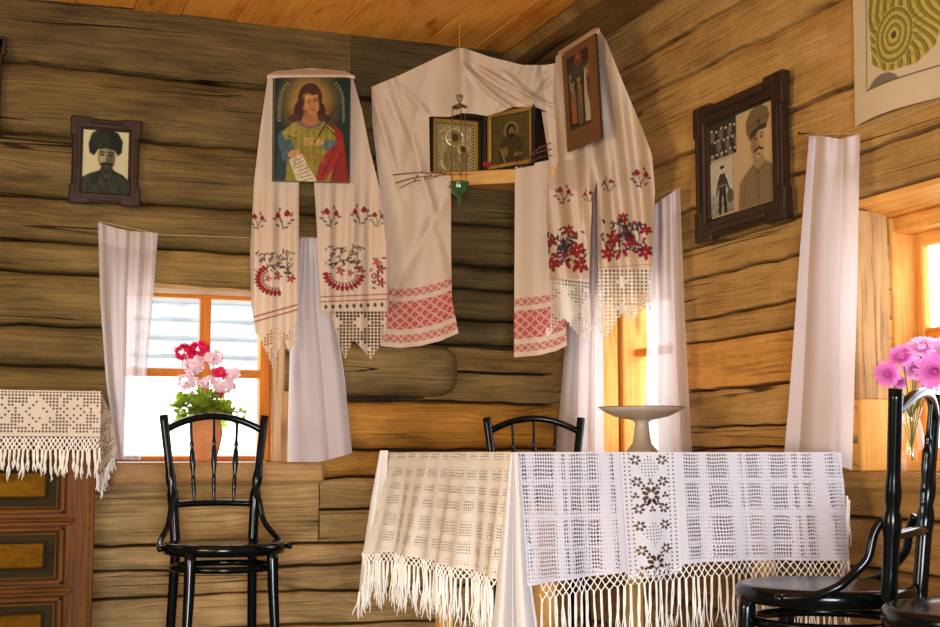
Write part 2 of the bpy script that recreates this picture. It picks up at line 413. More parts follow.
# ================================================================== STRUCTURE
def log(mb, ax, a0, a1, z0, z1, tint, bulge=0.035, seed=None, thick=0.24, rend=0):
    """one hewn log of a wall; ax 'b' runs along X on the back wall, 'r' runs along Y on the right wall"""
    seed = random.random() * 40 if seed is None else seed; thick = .19 if ax == 'r' else thick
    na = max(2, int(abs(a1 - a0) / 0.035)); A = np.linspace(a0, a1, na)
    T = np.array([0.0, 0.0, 0.02, 0.06, 0.13, 0.26, 0.42, 0.58, 0.74, 0.87, 0.94, 0.98, 1.0, 1.0])
    Dp = np.array([-thick, -0.03 if ax == 'b' else -.018] + [None] * 10 + [-0.03 if ax == 'b' else -.018, -thick], dtype=object)
    P = np.zeros((len(T), na, 3)); G = np.zeros_like(P)
    bn = lambda z: 0.018 * (vnoise(A * 1.6, 0 * A, z * 31) - 0.5) + 0.007 * (vnoise(A * 13, 0 * A, z * 17) - 0.5)
    zz0 = z0 + bn(z0) + (0.003 + 0.004 * vnoise(A * 3, 0 * A, z0 * 9)) * (1 if ax == 'b' else .6); zz1 = z1 + bn(z1) - 0.002
    for i, t in enumerate(T):
        z = zz0 + (zz1 - zz0) * t
        if Dp[i] is None:
            prof = bulge * (1 - abs(2 * t - 1) ** (4.2 if ax == 'b' else 16))
            d = prof + 0.012 * (vnoise(A * 3.0, 0 * A + t * 3, seed) - 0.5) + 0.006 * (vnoise(A * 11.0, 0 * A + t * 8, seed + 3) - 0.5)
            if rend:                                  # rounded end at a1
                e = np.clip((a1 - A) / rend, 0, 1); d = d - bulge * 1.5 * (1 - np.sqrt(np.clip(1 - (1 - e) ** 2 - 0.0 * t, 0, 1)))
                zc = (zz0 + zz1) / 2
                k = np.sqrt(np.clip(1 - (1 - e) ** 2.6, 0.0, 1)); z = zc + (z - zc) * k
        else:
            d = np.full(na, float(Dp[i]))
        P[i, :, 2] = z
        if ax == 'b': P[i, :, 0] = A; P[i, :, 1] = -d
        else: P[i, :, 1] = A; P[i, :, 0] = -d
        G[i, :, 0] = A + seed * 3.7; G[i, :, 1] = z; G[i, :, 2] = seed
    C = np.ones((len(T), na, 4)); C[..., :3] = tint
    mb.grid(P, G, C)
    for e in (0, -1):
        q = P[:, e]; mb.add(q, [tuple(range(len(q)))] , G[:, e], C[:, e])


def tt(k, w=0.0):
    return (k * (1 + w), k, k * (1 - w))


# ---- back wall
wb = MB()
GR = (0.84, 0.84, 0.90)
BL = [0.0, 0.14, 0.266, 0.36, 0.437, 0.666]
for z0, z1 in zip(BL[:-1], BL[1:]):
    k = 1.80 + 0.35 * random.random()
    if z0 == 0.437:
        log(wb, 'b', -4.2, -0.96, z0, z1, (k * 1.0, k * .97, k * 1.08), bulge=.016); log(wb, 'b', -0.955, 0.12, 0.437, 0.56, (k * .95, k * .92, k * 1.0), bulge=.014); log(wb, 'b', -0.955, 0.12, 0.56, 0.666, (k * .95, k * .92, k * 1.0), bulge=.014)
    else:
        log(wb, 'b', -4.2, 0.12, z0, z1, (k, k * .97, k * 1.12), bulge=0.014)
# left of window_1
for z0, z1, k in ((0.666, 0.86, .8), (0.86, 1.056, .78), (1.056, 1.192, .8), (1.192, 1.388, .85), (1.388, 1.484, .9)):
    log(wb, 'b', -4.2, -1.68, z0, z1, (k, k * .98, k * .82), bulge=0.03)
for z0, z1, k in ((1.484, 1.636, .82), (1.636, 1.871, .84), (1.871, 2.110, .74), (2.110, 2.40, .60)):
    log(wb, 'b', -4.2, -.86, z0, z1, (k, k * .97, k * .85), bulge=0.04); log(wb, 'b', -.858, 0.12, z0, z1, (k * .62, k * .60, k * .5), bulge=0.035)  # pieces towards the corner tinted darker: corner shade put into the colour
# over the window and right of it
log(wb, 'b', -1.677, -1.103, 1.352, 1.484, (1.22, 1.16, 0.95), bulge=0.03)
log(wb, 'b', -1.10, -0.02, 0.666, 0.77, (1.7, 1.2, 0.55), bulge=0.02)
log(wb, 'b', -1.10, 0.12, 0.77, 0.956, (1.95, 1.34, 0.55), bulge=0.035)
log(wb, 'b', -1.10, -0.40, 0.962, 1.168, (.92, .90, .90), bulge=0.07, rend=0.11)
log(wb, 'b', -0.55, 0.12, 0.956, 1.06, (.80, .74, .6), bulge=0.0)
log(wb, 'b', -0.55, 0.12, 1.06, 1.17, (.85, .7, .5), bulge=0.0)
log(wb, 'b', -1.10, 0.12, 1.168, 1.27, (.5, .5, .44), bulge=0.03)  # this and the next two logs carry corner shade in their dark tint
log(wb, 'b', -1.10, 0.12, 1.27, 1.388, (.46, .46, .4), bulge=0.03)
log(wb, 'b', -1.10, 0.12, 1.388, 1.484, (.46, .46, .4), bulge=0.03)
for q in ((-4.2, 1.5, .1, .22, 1.36, 2.40), (-4.2, .2, .1, .22, .0, .66), (-4.2, -1.69, .1, .22, .6, 1.4), (-1.08, .2, .1, .22, .6, 1.4)):
    wb.box((q[0], q[2], q[4]), (min(q[1], .2), q[3], q[5]), tint=(.3, .26, .2, 1))
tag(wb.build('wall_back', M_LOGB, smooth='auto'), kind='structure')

# ---- right wall: openings window_2 (y -0.95..-0.33, z .72..1.42) and window_3 (y -2.95..-1.9, z .712..1.44)
wr = MB()
for z0, z1 in ((0, .15), (.15, .29), (.29, .46), (.46, .60), (.60, .705)):
    k = 0.72 + 0.1 * random.random(); log(wr, 'r', -5.2, 0.1, z0, z1, (k, k * .94, k * .85), bulge=0.02)
mid = ((.705, .77, .85, 0), (.77, .845, .9, 0), (.845, .959, .85, 0), (.959, 1.116, 1.0, 1), (1.116, 1.183, .86, 0), (1.183, 1.31, .82, 0))
for z0, z1, k, o in mid:
    log(wr, 'r', -1.9, -0.98, z0, z1, (k * 1.35, k * 1.12, k * .74) if o else (k * 1.15, k * 1.11, k * .98), bulge=0.010)
log(wr, 'r', -0.30, 0.1, .705, 1.31, tt(.6), bulge=0.01)
for (z0, z1) in ((.705, .95), (.95, 1.2), (1.2, 1.45)): log(wr, 'r', -5.2, -2.97, z0, z1, tt(.8), bulge=0.02)
for z0, z1, k in ((1.31, 1.425, .96),): log(wr, 'r', -1.895, 0.1, z0, z1, (k, k * .97, k * .86), bulge=0.014)
for z0, z1, k in ((1.425, 1.545, .80), (1.545, 1.731, .98), (1.731, 1.998, 1.04), (1.998, 2.135, 1.0), (2.135, 2.38, .98)):
    log(wr, 'r', -5.2, 0.1, z0, z1, (k, k * .97, k * .86), bulge=0.014)
for y0, y1, z0, z1 in ((-5.2, .1, 0, .70), (-5.2, .1, 1.46, 2.38), (-1.86, -1.0, .6, 1.5), (-5.2, -2.98, .6, 1.5), (-.29, .1, .6, 1.5)):
    wr.box((.1, y0, z0), (.185, y1, z1), tint=(.3, .26, .2, 1))
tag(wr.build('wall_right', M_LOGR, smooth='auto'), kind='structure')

for nm, lo, hi in (('wall_left', (-4.36, -7.1, 0), (-4.2, 0.2, 2.4)), ('wall_front', (-4.3, -7.2, 0), (0.2, -7.04, 2.4))):
    b = MB()
    for i in range(10):
        l = list(lo); h = list(hi); l[2] = i * .24; h[2] = i * .24 + .236; b.box(l, h, bev=0.02, tint=(.9, .88, .8, 1))
    tag(b.build(nm, M_LOGB), kind='structure')
b = MB(); b.box((0.0, -7.1, 0), (0.16, -5.2, 2.4), bev=.01); tag(b.build('wall_side', M_LOGR), kind='structure')

# ---- floor, ceiling
b = MB()
for i in range(30): b.box((-4.3 + i * .155, -7.1, -0.05), (-4.3 + i * .155 + .1535, 0.24, 0.0), bev=0.003, tint=tt(.8 + .3 * random.random()) + (1,))
tag(b.build('floor', M_FLOOR), kind='structure')
b = MB(); x = -4.3
while x < 0.2:
    w = 0.16 + 0.05 * random.random(); k = .88 + .22 * random.random(); bw = random.random() * .006
    b.box((x, -7.1, 2.334 + bw), (x + w - .003, 0.2, 2.37 + bw), bev=0.003, tint=(k, k * (.95 + .05 * random.random()), k * .95, 1)); x += w
tag(b.build('ceiling', M_CEIL), kind='structure')
b = MB(); log(b, 'r', -6.9, -0.01, 2.20, 2.335, (.85, .80, .62), bulge=0.02)
b = MB(); b.box((-0.26, -6.9, 2.275), (-0.02, -0.03, 2.333), bev=.03, tint=(.5, .44, .32, 1), seed=3)
tag(b.build('trim_1', M_LOGR), kind='structure')

# ---- windows
def fbox(b, ax, a0, a1, d0, d1, z0, z1, **k):
    """box by (along, depth into wall, z)"""
    if ax == 'b': b.box((a0, d0, z0), (a1, d1, z1), **k)
    else: b.box((d0, a0, z0), (d1, a1, z1), **k)


def window(n, ax, a0, a1, z0, z1, mulls, bars, stile=0.045, jd=0.12):
    e = empty('window_%d' % n, ((a0 + a1) / 2, .12, z0) if ax == 'b' else (.12, (a0 + a1) / 2, z0)); tag(e, kind='structure')
    inv = Matrix.Translation(-Vector(e.location))
    def mk(nm, mat, boxes, bev=.004, tint=None):
        b = MB()
        for q in boxes:
            fbox(b, ax, *q, bev=bev, M=inv, tint=tint)
        return b.build(nm, mat, e)
    return e, mk


# window 1 on the back wall
e, mk = window(1, 'b', -1.68, -1.10, .73, 1.352, [], [])
mk('jamb', M_POST, [(-1.70, -1.678, 0.02, .26, .73, 1.36)]); mk('jamb', M_POST, [(-1.106, -1.03, -.045, .26, .729, 1.352)])
mk('lintel', M_POST, [(-1.69, -1.09, .0, .26, 1.345, 1.37)])
mk('frame', M_SASH, [(-1.68, -1.635, .16, .22, .73, 1.35), (-1.145, -1.106, .16, .22, .73, 1.35), (-1.64, -1.15, .16, .22, .73, .752), (-1.64, -1.15, .16, .22, 1.332, 1.35)])
c0 = onplane(205, 320, (0, 1), .18)
mk('mullion', M_SASH, [(c0[0] - .02, c0[0] + .02, .165, .205, .745, 1.335)])
zb = onplane(240, 374, (0, 1), .18)[2]
mk('glazing_bar', M_SASH, [(-1.64, -1.14, .168, .202, zb - .015, zb + .015)])
mk('pane', M_GLASS, [(-1.64, -1.14, .182, .186, .745, 1.335)], bev=0)
mk('sill', M_POST, [(-1.70, -0.945, -.045, .26, .652, .729)], bev=.012, tint=(.92, .9, .84, 1))

# window 2 on the right wall, near the corner
e, mk = window(2, 'r', -.98, -.33, .72, 1.42, [], [])
mk('jamb', M_PINE, [(-.335, -.29, .0, .10, .72, 1.43)], tint=(1.0, 1.0, 1.05, 1)); mk('jamb', M_POST, [(-.985, -.965, .0, .22, .72, 1.43)])
mk('lintel', M_PINE, [(-.98, -.30, 0, .24, 1.412, 1.43)])
mk('frame', M_PINE, [(-.345, -.30, .115, .22, .72, 1.412), (-.965, -.92, .115, .22, .72, 1.412), (-.93, -.34, .13, .22, .715, .755), (-.93, -.34, .13, .22, 1.37, 1.412)])
mk('mullion', M_SASH, [(-.655, -.62, .165, .205, .75, 1.38)])
mk('glazing_bar', M_SASH, [(-.93, -.34, .168, .202, 1.12, 1.15)])
mk('pane', M_GLASS, [(-.93, -.34, .182, .186, .75, 1.38)], bev=0)
mk('sill', M_PINE, [(-1.0, -.28, -.03, .24, .665, .719)], bev=.01)

# window 3 on the right wall
e, mk = window(3, 'r', -2.95, -1.9, .712, 1.44, [], [])
j = mk('jamb', M_POST, [(-1.912, -1.86, -.012, .045, .90, 1.40), (-1.908, -1.86, .047, .097, .90, 1.40)], bev=.003)
mk('jamb', M_PINE, [(-1.914, -1.86, -.012, .10, .712, .90)], tint=(.95, .92, .8, 1))
mk('jamb', M_POST, [(-2.97, -2.93, 0, .2, .712, 1.40)])
b = MB(); inv = Matrix.Translation(-Vector(e.location))
V = [inv @ Vector(p) for p in ((-.004, -1.86, 1.410), (-.004, -2.97, 1.410), (.10, -2.97, 1.388), (.10, -1.86, 1.388), (-.004, -1.86, 1.424), (-.004, -2.97, 1.424), (.24, -2.97, 1.424), (.24, -1.86, 1.424), (.24, -2.97, 1.388), (.24, -1.86, 1.388))]
b.add([tuple(v) for v in V], [(0, 1, 2, 3), (3, 2, 8, 9), (0, 4, 5, 1), (4, 7, 6, 5), (7, 9, 8, 6), (0, 3, 9, 7, 4), (1, 5, 6, 8, 2)], [(v[1], v[0] + v[2], 4) for v in V])
b.build('lintel', M_PINE, e)
mk('frame', M_PINE, [(-1.905, -1.86, .108, .20, .712, 1.388), (-2.95, -2.90, .108, .185, .712, 1.385), (-2.91, -1.90, .12, .19, 1.345, 1.39), (-2.91, -1.90, .12, .19, .712, .74)])
mk('sash', M_PINE, [(-1.934, -1.90, .185, .21, .735, 1.36), (-2.91, -1.93, .186, .21, 1.31, 1.36), (-2.91, -1.93, .186, .21, .735, .775), (-2.62, -2.58, .186, .21, .76, 1.32)])
zb = onplane(934, 335, (1, 0), .21)[2]
mk('glazing_bar', M_SASH, [(-2.91, -1.93, .187, .209, zb - .018, zb + .018)])
mk('pane', M_GLASS, [(-2.91, -1.93, .198, .201, .76, 1.32)], bev=0)
mk('sill', M_LOGR, [(-2.97, -1.84, -.035, .25, .66, .711)], bev=.012, tint=(.8, .76, .66, 1))

# ---- outside
M_SNOW = plain('pale_ground', (228, 230, 232), rough=0.9)
b = MB(); P = np.zeros((30, 30, 3)); gx, gy = np.meshgrid(np.linspace(-25, 25, 30), np.linspace(.6, 40, 30))
P[..., 0] = gx; P[..., 1] = gy; P[..., 2] = -.6 + .245 * np.clip(gy - 2, 0, 9) + .15 * vnoise(gx * .5, gy * .5)
b.grid(P); tag(b.build('ground_outside', M_SNOW, smooth=True), kind='structure')
b = MB(); b.box((.6, -12, -.62), (30, .55, -.5)); tag(b.build('yard_outside', M_SNOW), kind='structure')
M_GLOG = wood('grey_house_log', (126, 126, 124), (150, 150, 148), (170, 170, 166), fine=20, along=1, crack=.4, knots=.2)
hs = empty('log_house', (0, 13, .7)); tag(hs, 'pale grey log house seen through the left window', 'house')
b = MB()
for i in range(12):
    z = i * .24; b.tube([(-7 + .3 * (i % 2), 0, z), (5, 0, z)], .13, n=10)
b.build('wall', M_GLOG, hs)
b = MB(); b.prism([(-7.5, 0), (5.5, 0), (5.5, .1), (-7.5, .1)], -.6, 4.5); rf = b.build('roof', M_GLOG, hs); rf.location = (0, 0, 2.8)
b = MB(); b.box((-2.2, -.22, .9), (-1.3, -.1, 2.0)); b.build('shutter', M_GLOG, hs)

# ================================================================== PAINTING ON MESHES
class Cv:
    """a colour canvas evaluated at the mesh's own points (X, Y)"""
    def __init__(s, X, Y, base):
        s.X = X; s.Y = Y; s.C = np.ones(X.shape + (4,)); s.C[..., :3] = lin(base)

    def put(s, m, c, a=1.0):
        m = np.clip(m, 0, 1)[..., None] * a
        s.C[..., :3] = s.C[..., :3] * (1 - m) + lin(c) * m

    def hole(s, m): s.C[..., 3] *= 1 - np.clip(m, 0, 1)

    def em(s, cx, cy, rx, ry, ang=0.0, soft=0.5):
        a = math.radians(ang); dx = s.X - cx; dy = s.Y - cy
        u = dx * math.cos(a) + dy * math.sin(a); v = -dx * math.sin(a) + dy * math.cos(a)
        r = np.sqrt((u / rx) ** 2 + (v / ry) ** 2)
        return np.clip((1 - r) * min(rx, ry) / soft + 0.5, 0, 1)

    def ell(s, cx, cy, rx, ry, c, ang=0.0, soft=0.5, a=1.0): s.put(s.em(cx, cy, rx, ry, ang, soft), c, a)

    def lm(s, pts, w, soft=0.5):
        m = np.zeros_like(s.X)
        for (x0, y0), (x1, y1) in zip(pts[:-1], pts[1:]):
            dx, dy = x1 - x0, y1 - y0; L = dx * dx + dy * dy + 1e-9
            t = np.clip(((s.X - x0) * dx + (s.Y - y0) * dy) / L, 0, 1)
            d = np.hypot(s.X - x0 - t * dx, s.Y - y0 - t * dy)
            m = np.maximum(m, np.clip((w / 2 - d) / soft + 0.5, 0, 1))
        return m

    def line(s, pts, w, c, a=1.0, soft=0.5): s.put(s.lm(pts, w, soft), c, a)

    def pm(s, pts, soft=0.7):
        ins = np.zeros(s.X.shape, bool); n = len(pts); dm = np.full(s.X.shape, 1e9)
        for i in range(n):
            x0, y0 = pts[i]; x1, y1 = pts[(i + 1) % n]
            if y0 != y1:
                cnd = ((y0 > s.Y) != (y1 > s.Y)) & (s.X < (x1 - x0) * (s.Y - y0) / (y1 - y0) + x0); ins ^= cnd
            dx, dy = x1 - x0, y1 - y0; L = dx * dx + dy * dy + 1e-9
            t = np.clip(((s.X - x0) * dx + (s.Y - y0) * dy) / L, 0, 1)
            dm = np.minimum(dm, np.hypot(s.X - x0 - t * dx, s.Y - y0 - t * dy))
        sd = np.where(ins, dm, -dm); return np.clip(sd / soft + 0.5, 0, 1)

    def poly(s, pts, c, a=1.0, soft=0.7): s.put(s.pm(pts, soft), c, a)


RED = (158, 34, 44); DRED = (116, 30, 40); DK = (62, 56, 66); GRN = (84, 90, 78); PNK = (206, 74, 80)


def sprig(cv, cx, cy, s, r=RED, g=GRN, fl=1):
    cv.line([(cx, cy + 10 * s), (cx - 1 * s, cy + 2 * s), (cx - 4 * s, cy - 5 * s)], 1.0 * s, g)
    cv.line([(cx, cy + 6 * s), (cx + 5 * s * fl, cy - 3 * s)], 1.0 * s, g)
    for (dx, dy, a) in ((-6, 4, 30), (5, 6, -35), (-8, -4, 60), (8, 0, -20), (-3, 8, 10), (3, -9, 80), (-9, 1, 0)):
        cv.ell(cx + dx * s * fl, cy + dy * s, 2.3 * s, 0.9 * s, g, a * fl)
    for (dx, dy, q) in ((-4, -5, 3.2), (5, -3, 2.8)):
        cv.ell(cx + dx * s * fl, cy + dy * s, q * s, q * .8 * s, r, 20 * fl)
        cv.ell(cx + dx * s * fl, cy + (dy - 2.4) * s, 1.3 * s, 1.3 * s, DRED)


def flower(cv, cx, cy, r, c=RED, c2=DRED, n=5, a0=0):
    rq = random.Random(int(cx * 7 + cy * 13))
    for k in range(n):
        a = 2 * PI * k / n + a0 + rq.uniform(-.2, .2); q = r * rq.uniform(.85, 1.15)
        cv.ell(cx + .60 * q * math.cos(a), cy + .60 * q * math.sin(a), q * .52, q * .27, c, math.degrees(a)); cv.ell(cx + .95 * q * math.cos(a + .15), cy + .95 * q * math.sin(a + .15), q * .16, q * .12, c2, math.degrees(a))
    cv.ell(cx, cy, r * .26, r * .26, c2); cv.ell(cx, cy, r * .12, r * .12, (222, 190, 170))


def vine(cv, pts, c=DK, w=1.0, leaves=7, seed=0, ls=2.6):
    cv.line(pts, w, c); P = np.array(pts, float); rr = random.Random(seed)
    for k in range(leaves):
        t = (k + .5) / leaves * (len(P) - 1); i = int(t); q = P[i] * (1 - t + i) + P[min(i + 1, len(P) - 1)] * (t - i)
        a = rr.uniform(0, 360); cv.ell(q[0] + 2.6 * math.cos(math.radians(a)), q[1] + 2.6 * math.sin(math.radians(a)), ls, ls * .45, c, a)


def patch(mb, L, R, top, bot, plane, off, paint, nu, nv, base=(226, 204, 176)):
    """a piece of hanging cloth between left / right hems and top / bottom hems, laid on a real plane"""
    u, v = np.meshgrid(np.linspace(0, 1, nu), np.linspace(0, 1, nv))
    L = np.array(L, float); R = np.array(R, float); top = np.array(top, float); bot = np.array(bot, float)
    y = v * (bot[:, 1].mean() - top[:, 1].mean()) + top[:, 1].mean(); x = None
    for _ in range(5):
        xl = np.interp(y, L[:, 0], L[:, 1]); xr = np.interp(y, R[:, 0], R[:, 1]); x = xl + (xr - xl) * u
        y0 = np.interp(x, top[:, 0], top[:, 1]); y1 = np.interp(x, bot[:, 0], bot[:, 1]); y = y0 + (y1 - y0) * v
    o = off(x, y) if callable(off) else np.full(x.shape, off)
    P = plane(x, y, o)
    cv = Cv(x, y, base)
    if paint: paint(cv)
    mb.grid(P, np.stack([x * .003, y * .003, 0 * x], -1), cv.C)


def lacecells(cv, y0, px=3.4, py=3.4, r=1.25, solid=None, x0=0.0):
    i = np.floor((cv.X - x0) / px); j = np.floor((cv.Y - y0) / py)
    dx = (cv.X - x0) / px - i - .5; dy = (cv.Y - y0) / py - j - .5
    h = np.clip((r / px - np.maximum(abs(dx), abs(dy))) * px / .5 + .5, 0, 1) * (cv.Y > y0)
    if solid is not None: h = h * (1 - solid(i, j))
    cv.hole(h)


# ---------------------------------------------------------- towel over the left icon (back wall)
def tow1_paint(cv):
    w = (218, 202, 182)
    for (x, y, s, f) in ((258, 221, .85, 1), (283, 219, 1.05, -1), (331, 217, 1.05, 1), (360, 215, 1.0, -1), (378, 219, .8, 1)): sprig(cv, x, y, s, fl=f)
    for (cx, cy, f) in ((274, 277, 1), (344, 272, -1)):
        for k in range(4): vine(cv, [(cx - 14 + 9 * k, cy - 12), (cx - 10 + 8 * k, cy - 20 - 2 * (k % 2)), (cx - 6 + 8 * k, cy - 25)], GRN if k % 2 else (96, 70, 62), .8, 6, k, 1.7)
        vine(cv, [(cx - 12, cy - 8), (cx, cy - 12), (cx + 12, cy - 9), (cx + 15, cy - 2)], (74, 66, 70), 1.1, 9, 9, 2.6)
        rq = random.Random(int(cx))
        for _k in range(34): cv.ell(cx + rq.uniform(-19, 19), cy + rq.uniform(-26, -4), rq.uniform(1.2, 2.0), .7, ((96, 70, 62), (74, 76, 74), (170, 84, 78))[_k % 3], rq.uniform(0, 180))
        n = 13
        for k in range(n):
            a = math.radians(10 + 170 * k / (n - 1)) if f < 0 else math.radians(80 + 150 * k / (n - 1))
            x = cx + 18 * math.cos(a) + (0 if f < 0 else 2); y = cy + 2 + 14 * math.sin(a)
            cv.ell(x, y, 3.0, 2.0, RED, math.degrees(a)); cv.ell(x + 2.6 * math.cos(a), y + 2.6 * math.sin(a), 1.1, .9, (70, 56, 60)); cv.ell(cx + 13.5 * math.cos(a) + (0 if f < 0 else 2), cy + 2 + 10 * math.sin(a), 1.7, .9, (120, 70, 66), math.degrees(a))
        flower(cv, cx + 4 * f, cy - 1, 4.4, (178, 60, 64)); flower(cv, cx - 6 * f, cy + 1, 3.4, (186, 72, 74)); flower(cv, cx + 17, cy + 2 * f, 4.0, RED)
    for k in range(4): flower(cv, 377 + (k % 2) * 4, 262 + 7 * k, 4.4, RED if k % 2 else (190, 70, 72)); cv.ell(384 - 3 * k, 258 + 8 * k, 2.4, 1, (70, 62, 66), 40 * k); cv.ell(371 + k, 270 + 6 * k, 2.2, .9, (84, 80, 74), 110 - 30 * k)
    # stripes on the left tail (falling to the right) and right tail
    for (a, b) in (((250, 318), (300, 304)), ((250, 323), (300, 309))): cv.line([a, b], 1.3, (150, 50, 48))
    for (a, b) in (((318, 297), (390, 294)), ((318, 302), (390, 299))): cv.line([a, b], 1.1, (176, 70, 70))
    for k in range(9): cv.ell(326 + 7 * k, 307 - .3 * k, 1.6, 2.2, (88, 70, 58))


def zig(x, pts): p = np.array(pts, float); return np.interp(x, p[:, 0], p[:, 1])


def tow1L(cv):
    tow1_paint(cv)
    cv.C[..., :3] *= 1.0
    bottom = zig(cv.X, [(250, 330), (258, 335), (266, 352), (274, 370), (279, 350), (283, 338), (289, 352), (294, 344), (300, 330)])
    cv.hole(np.clip((cv.Y - bottom) / .7 + .5, 0, 1))
    top = 330 - (cv.X - 250) * .28
    Y = cv.Y; cv.Y = Y - top + 330
    lacecells(cv, 332, 3.1, 3.1, .95, lambda i, j: ((abs((i % 8) - 4) + (j % 6)) < 3.5).astype(float)); cv.Y = Y


def tow1R(cv):
    tow1_paint(cv)
    bottom = zig(cv.X, [(318, 312), (332, 320), (338, 338), (345, 361), (349, 350), (353, 341), (358, 344), (371, 360), (377, 350), (381, 345), (390, 322)])
    cv.hole(np.clip((cv.Y - bottom) / .7 + .5, 0, 1))
    lacecells(cv, 311, 3.5, 3.3, 1.25, lambda i, j: ((abs((i % 8) - 4) + abs((j % 8) - 3)) < 2.6).astype(float), 318)


tw = empty('embroidered_towel', onback(312, 200, .1)); tag(tw, 'white lace-ended towel with small red flowers, draped over the robed saint icon', 'towel', 'embroidered towels in the icon corner')
def kid(mb, name, mat, root, **k):
    inv = -np.array(root.location); mb.v = [v + inv for v in mb.v]
    return mb.build(name, mat, root, **k)
f1 = lambda x, y: .125 + .014 * np.sin((x - .02 * y) * .22) * np.clip((y - 165) / 60, 0, 1) + .005 * np.sin(x * .55 + y * .01) * np.clip((y - 165) / 40, .2, 1) + .030 * np.clip((y - 190) / 60, 0, 1)
b = MB()
patch(b, [(75, 268), (130, 260), (182, 254), (250, 250), (300, 251), (330, 255), (372, 262)], [(75, 312), (182, 299), (250, 299), (330, 297), (372, 292)], [(250, 76), (268, 76), (275, 72), (312, 68)], [(250, 372), (300, 372)], onback, f1, tow1L, 90, 470)
patch(b, [(70, 311), (182, 314), (250, 318), (310, 321), (330, 330), (362, 338)], [(75, 352), (110, 362), (150, 370), (190, 380), (250, 387), (305, 389), (330, 386), (362, 378)], [(312, 68), (345, 71), (353, 76), (366, 82)], [(312, 362), (390, 362)], onback, f1, tow1R, 110, 460)
patch(b, [(60, 267), (85, 267)], [(60, 355), (85, 355)], [(267, 75), (275, 71), (312, 68), (345, 71), (355, 76)], [(267, 79), (280, 77.5), (345, 77), (355, 79)], onback, lambda x, y: .125 + .055 * np.clip((y - 69) / 6, 0, 1), None, 60, 8)
kid(b, 'linen', M_EMB, tw, smooth=True)


# ---------------------------------------------------------- central towel tent over the icon shelf
def bands(bot):
    def f(cv):
        yb = np.interp(cv.X, [p[0] for p in bot], [p[1] for p in bot]); d = yb - cv.Y
        r = (200, 58, 62)
        for a, b_ in ((5, 12.5), (51, 58.5)):
            m = np.clip(np.minimum(d - a, b_ - d) / .6 + .5, 0, 1)
            pat = .80 - .55 * (np.abs(((cv.X + (d - a - 3.7)) / 7.5) % 1 - .5) < .14) - .55 * (np.abs(((cv.X - (d - a - 3.7)) / 7.5) % 1 - .5) < .14)
            cv.put(m * np.clip(pat, .15, 1), r)
        m = np.clip(np.minimum(d - 18, 46 - d) / .6 + .5, 0, 1)
        u = ((cv.X * .9) / 9.0) % 1 - .5; v = ((d - 18) / 9.33) % 1 - .5
        u2 = ((cv.X * .9) / 9.0 + .5) % 1 - .5; v2 = ((d - 18) / 9.33 + .5) % 1 - .5
        di = np.minimum(abs(u) + abs(v), abs(u2) + abs(v2))
        pat = np.where(di < .36, .95, np.where(di < .43, .12, .5)); pat = np.where(di < .08, .35, pat)
        cv.put(m * pat, r)
    return f


tw = empty('woven_towel', ondiag(460, 250)); tag(tw, 'long linen towel with woven red bands hung like a tent over the icon shelf', 'towel', 'embroidered towels in the icon corner')
b = MB()
def f2(x, y):
    o = .02 + .014 * np.sin((x - 372) * .16 + .4) * np.clip((y - 60) / 80, .15, 1)
    o = o + .045 * np.exp(-((x - 461 - (y - 48) * .08) / 7.) ** 2) * np.clip(1 - (y - 48) / 90, 0, 1)
    for (a, c, w, k) in ((395, .32, 5, .02), (505, -.55, 6, -.018), (530, -.25, 5, .02), (545, .1, 4, -.015), (424, -.25, 6, .010)):
        o = o + k * np.exp(-((x - a - (y - 90) * c) / w) ** 2)
    for (x0, y0, sx_, cu, w, k, ylen) in ((462, 60, .55, .010, 4.5, .022, 70), (466, 62, 1.1, .010, 4, -.018, 60), (475, 64, 1.5, .008, 5, .020, 60), (500, 68, 1.1, .0, 4, .016, 45), (548, 70, -.55, 0, 4, .022, 55), (556, 72, -.9, 0, 4, -.018, 60), (400, 84, .9, 0, 5, .014, 60), (385, 90, .45, 0, 4, -.012, 80), (372, 92, .30, 0, 4, .016, 120)):
        dy_ = y - y0; c_ = x0 + sx_ * dy_ + cu * dy_ * dy_
        o = o + k * np.exp(-((x - c_) / w) ** 2) * np.clip(dy_ / 10, 0, 1) * np.clip((ylen - dy_) / 25, 0, 1)
    return o + .05 * np.exp(-((y - 105) / 30.) ** 2) * np.clip((x - 430) / 30, 0, 1) * np.clip((540 - x) / 30, 0, 1)
TOP = [(371, 87), (400, 75), (440, 56), (458, 48), (464, 48), (490, 57), (523, 65), (545, 65), (557, 63)]
OPEN = [(371, 117), (429, 117), (431, 116.5), (449, 117), (462, 113), (475, 114), (487, 116), (500, 112), (513, 107), (536, 107), (545, 111), (557, 115)]
patch(b, [(40, 371), (120, 372)], [(40, 557), (120, 556)], TOP, OPEN, ondiag, f2, None, 150, 60)
BL1 = [(380, 346), (400, 348), (420, 346), (440, 341), (459, 333)]
patch(b, [(116, 371.5), (200, 381), (260, 384), (350, 381)], [(116, 429), (172, 430), (176, 451), (250, 451), (300, 452), (335, 459), (350, 460)], [(371, 117), (440, 117)], BL1, ondiag, f2, bands(BL1), 110, 300)
BR1 = [(513, 357.5), (540, 355), (556, 351), (568, 345)]
patch(b, [(108, 541), (160, 549), (167, 515), (357, 514)], [(108, 556.5), (167, 560), (250, 561), (357, 568)], [(510, 108), (557, 113)], BR1, ondiag, f2, bands(BR1), 70, 320)
kid(b, 'linen', M_EMB, tw, smooth=True)


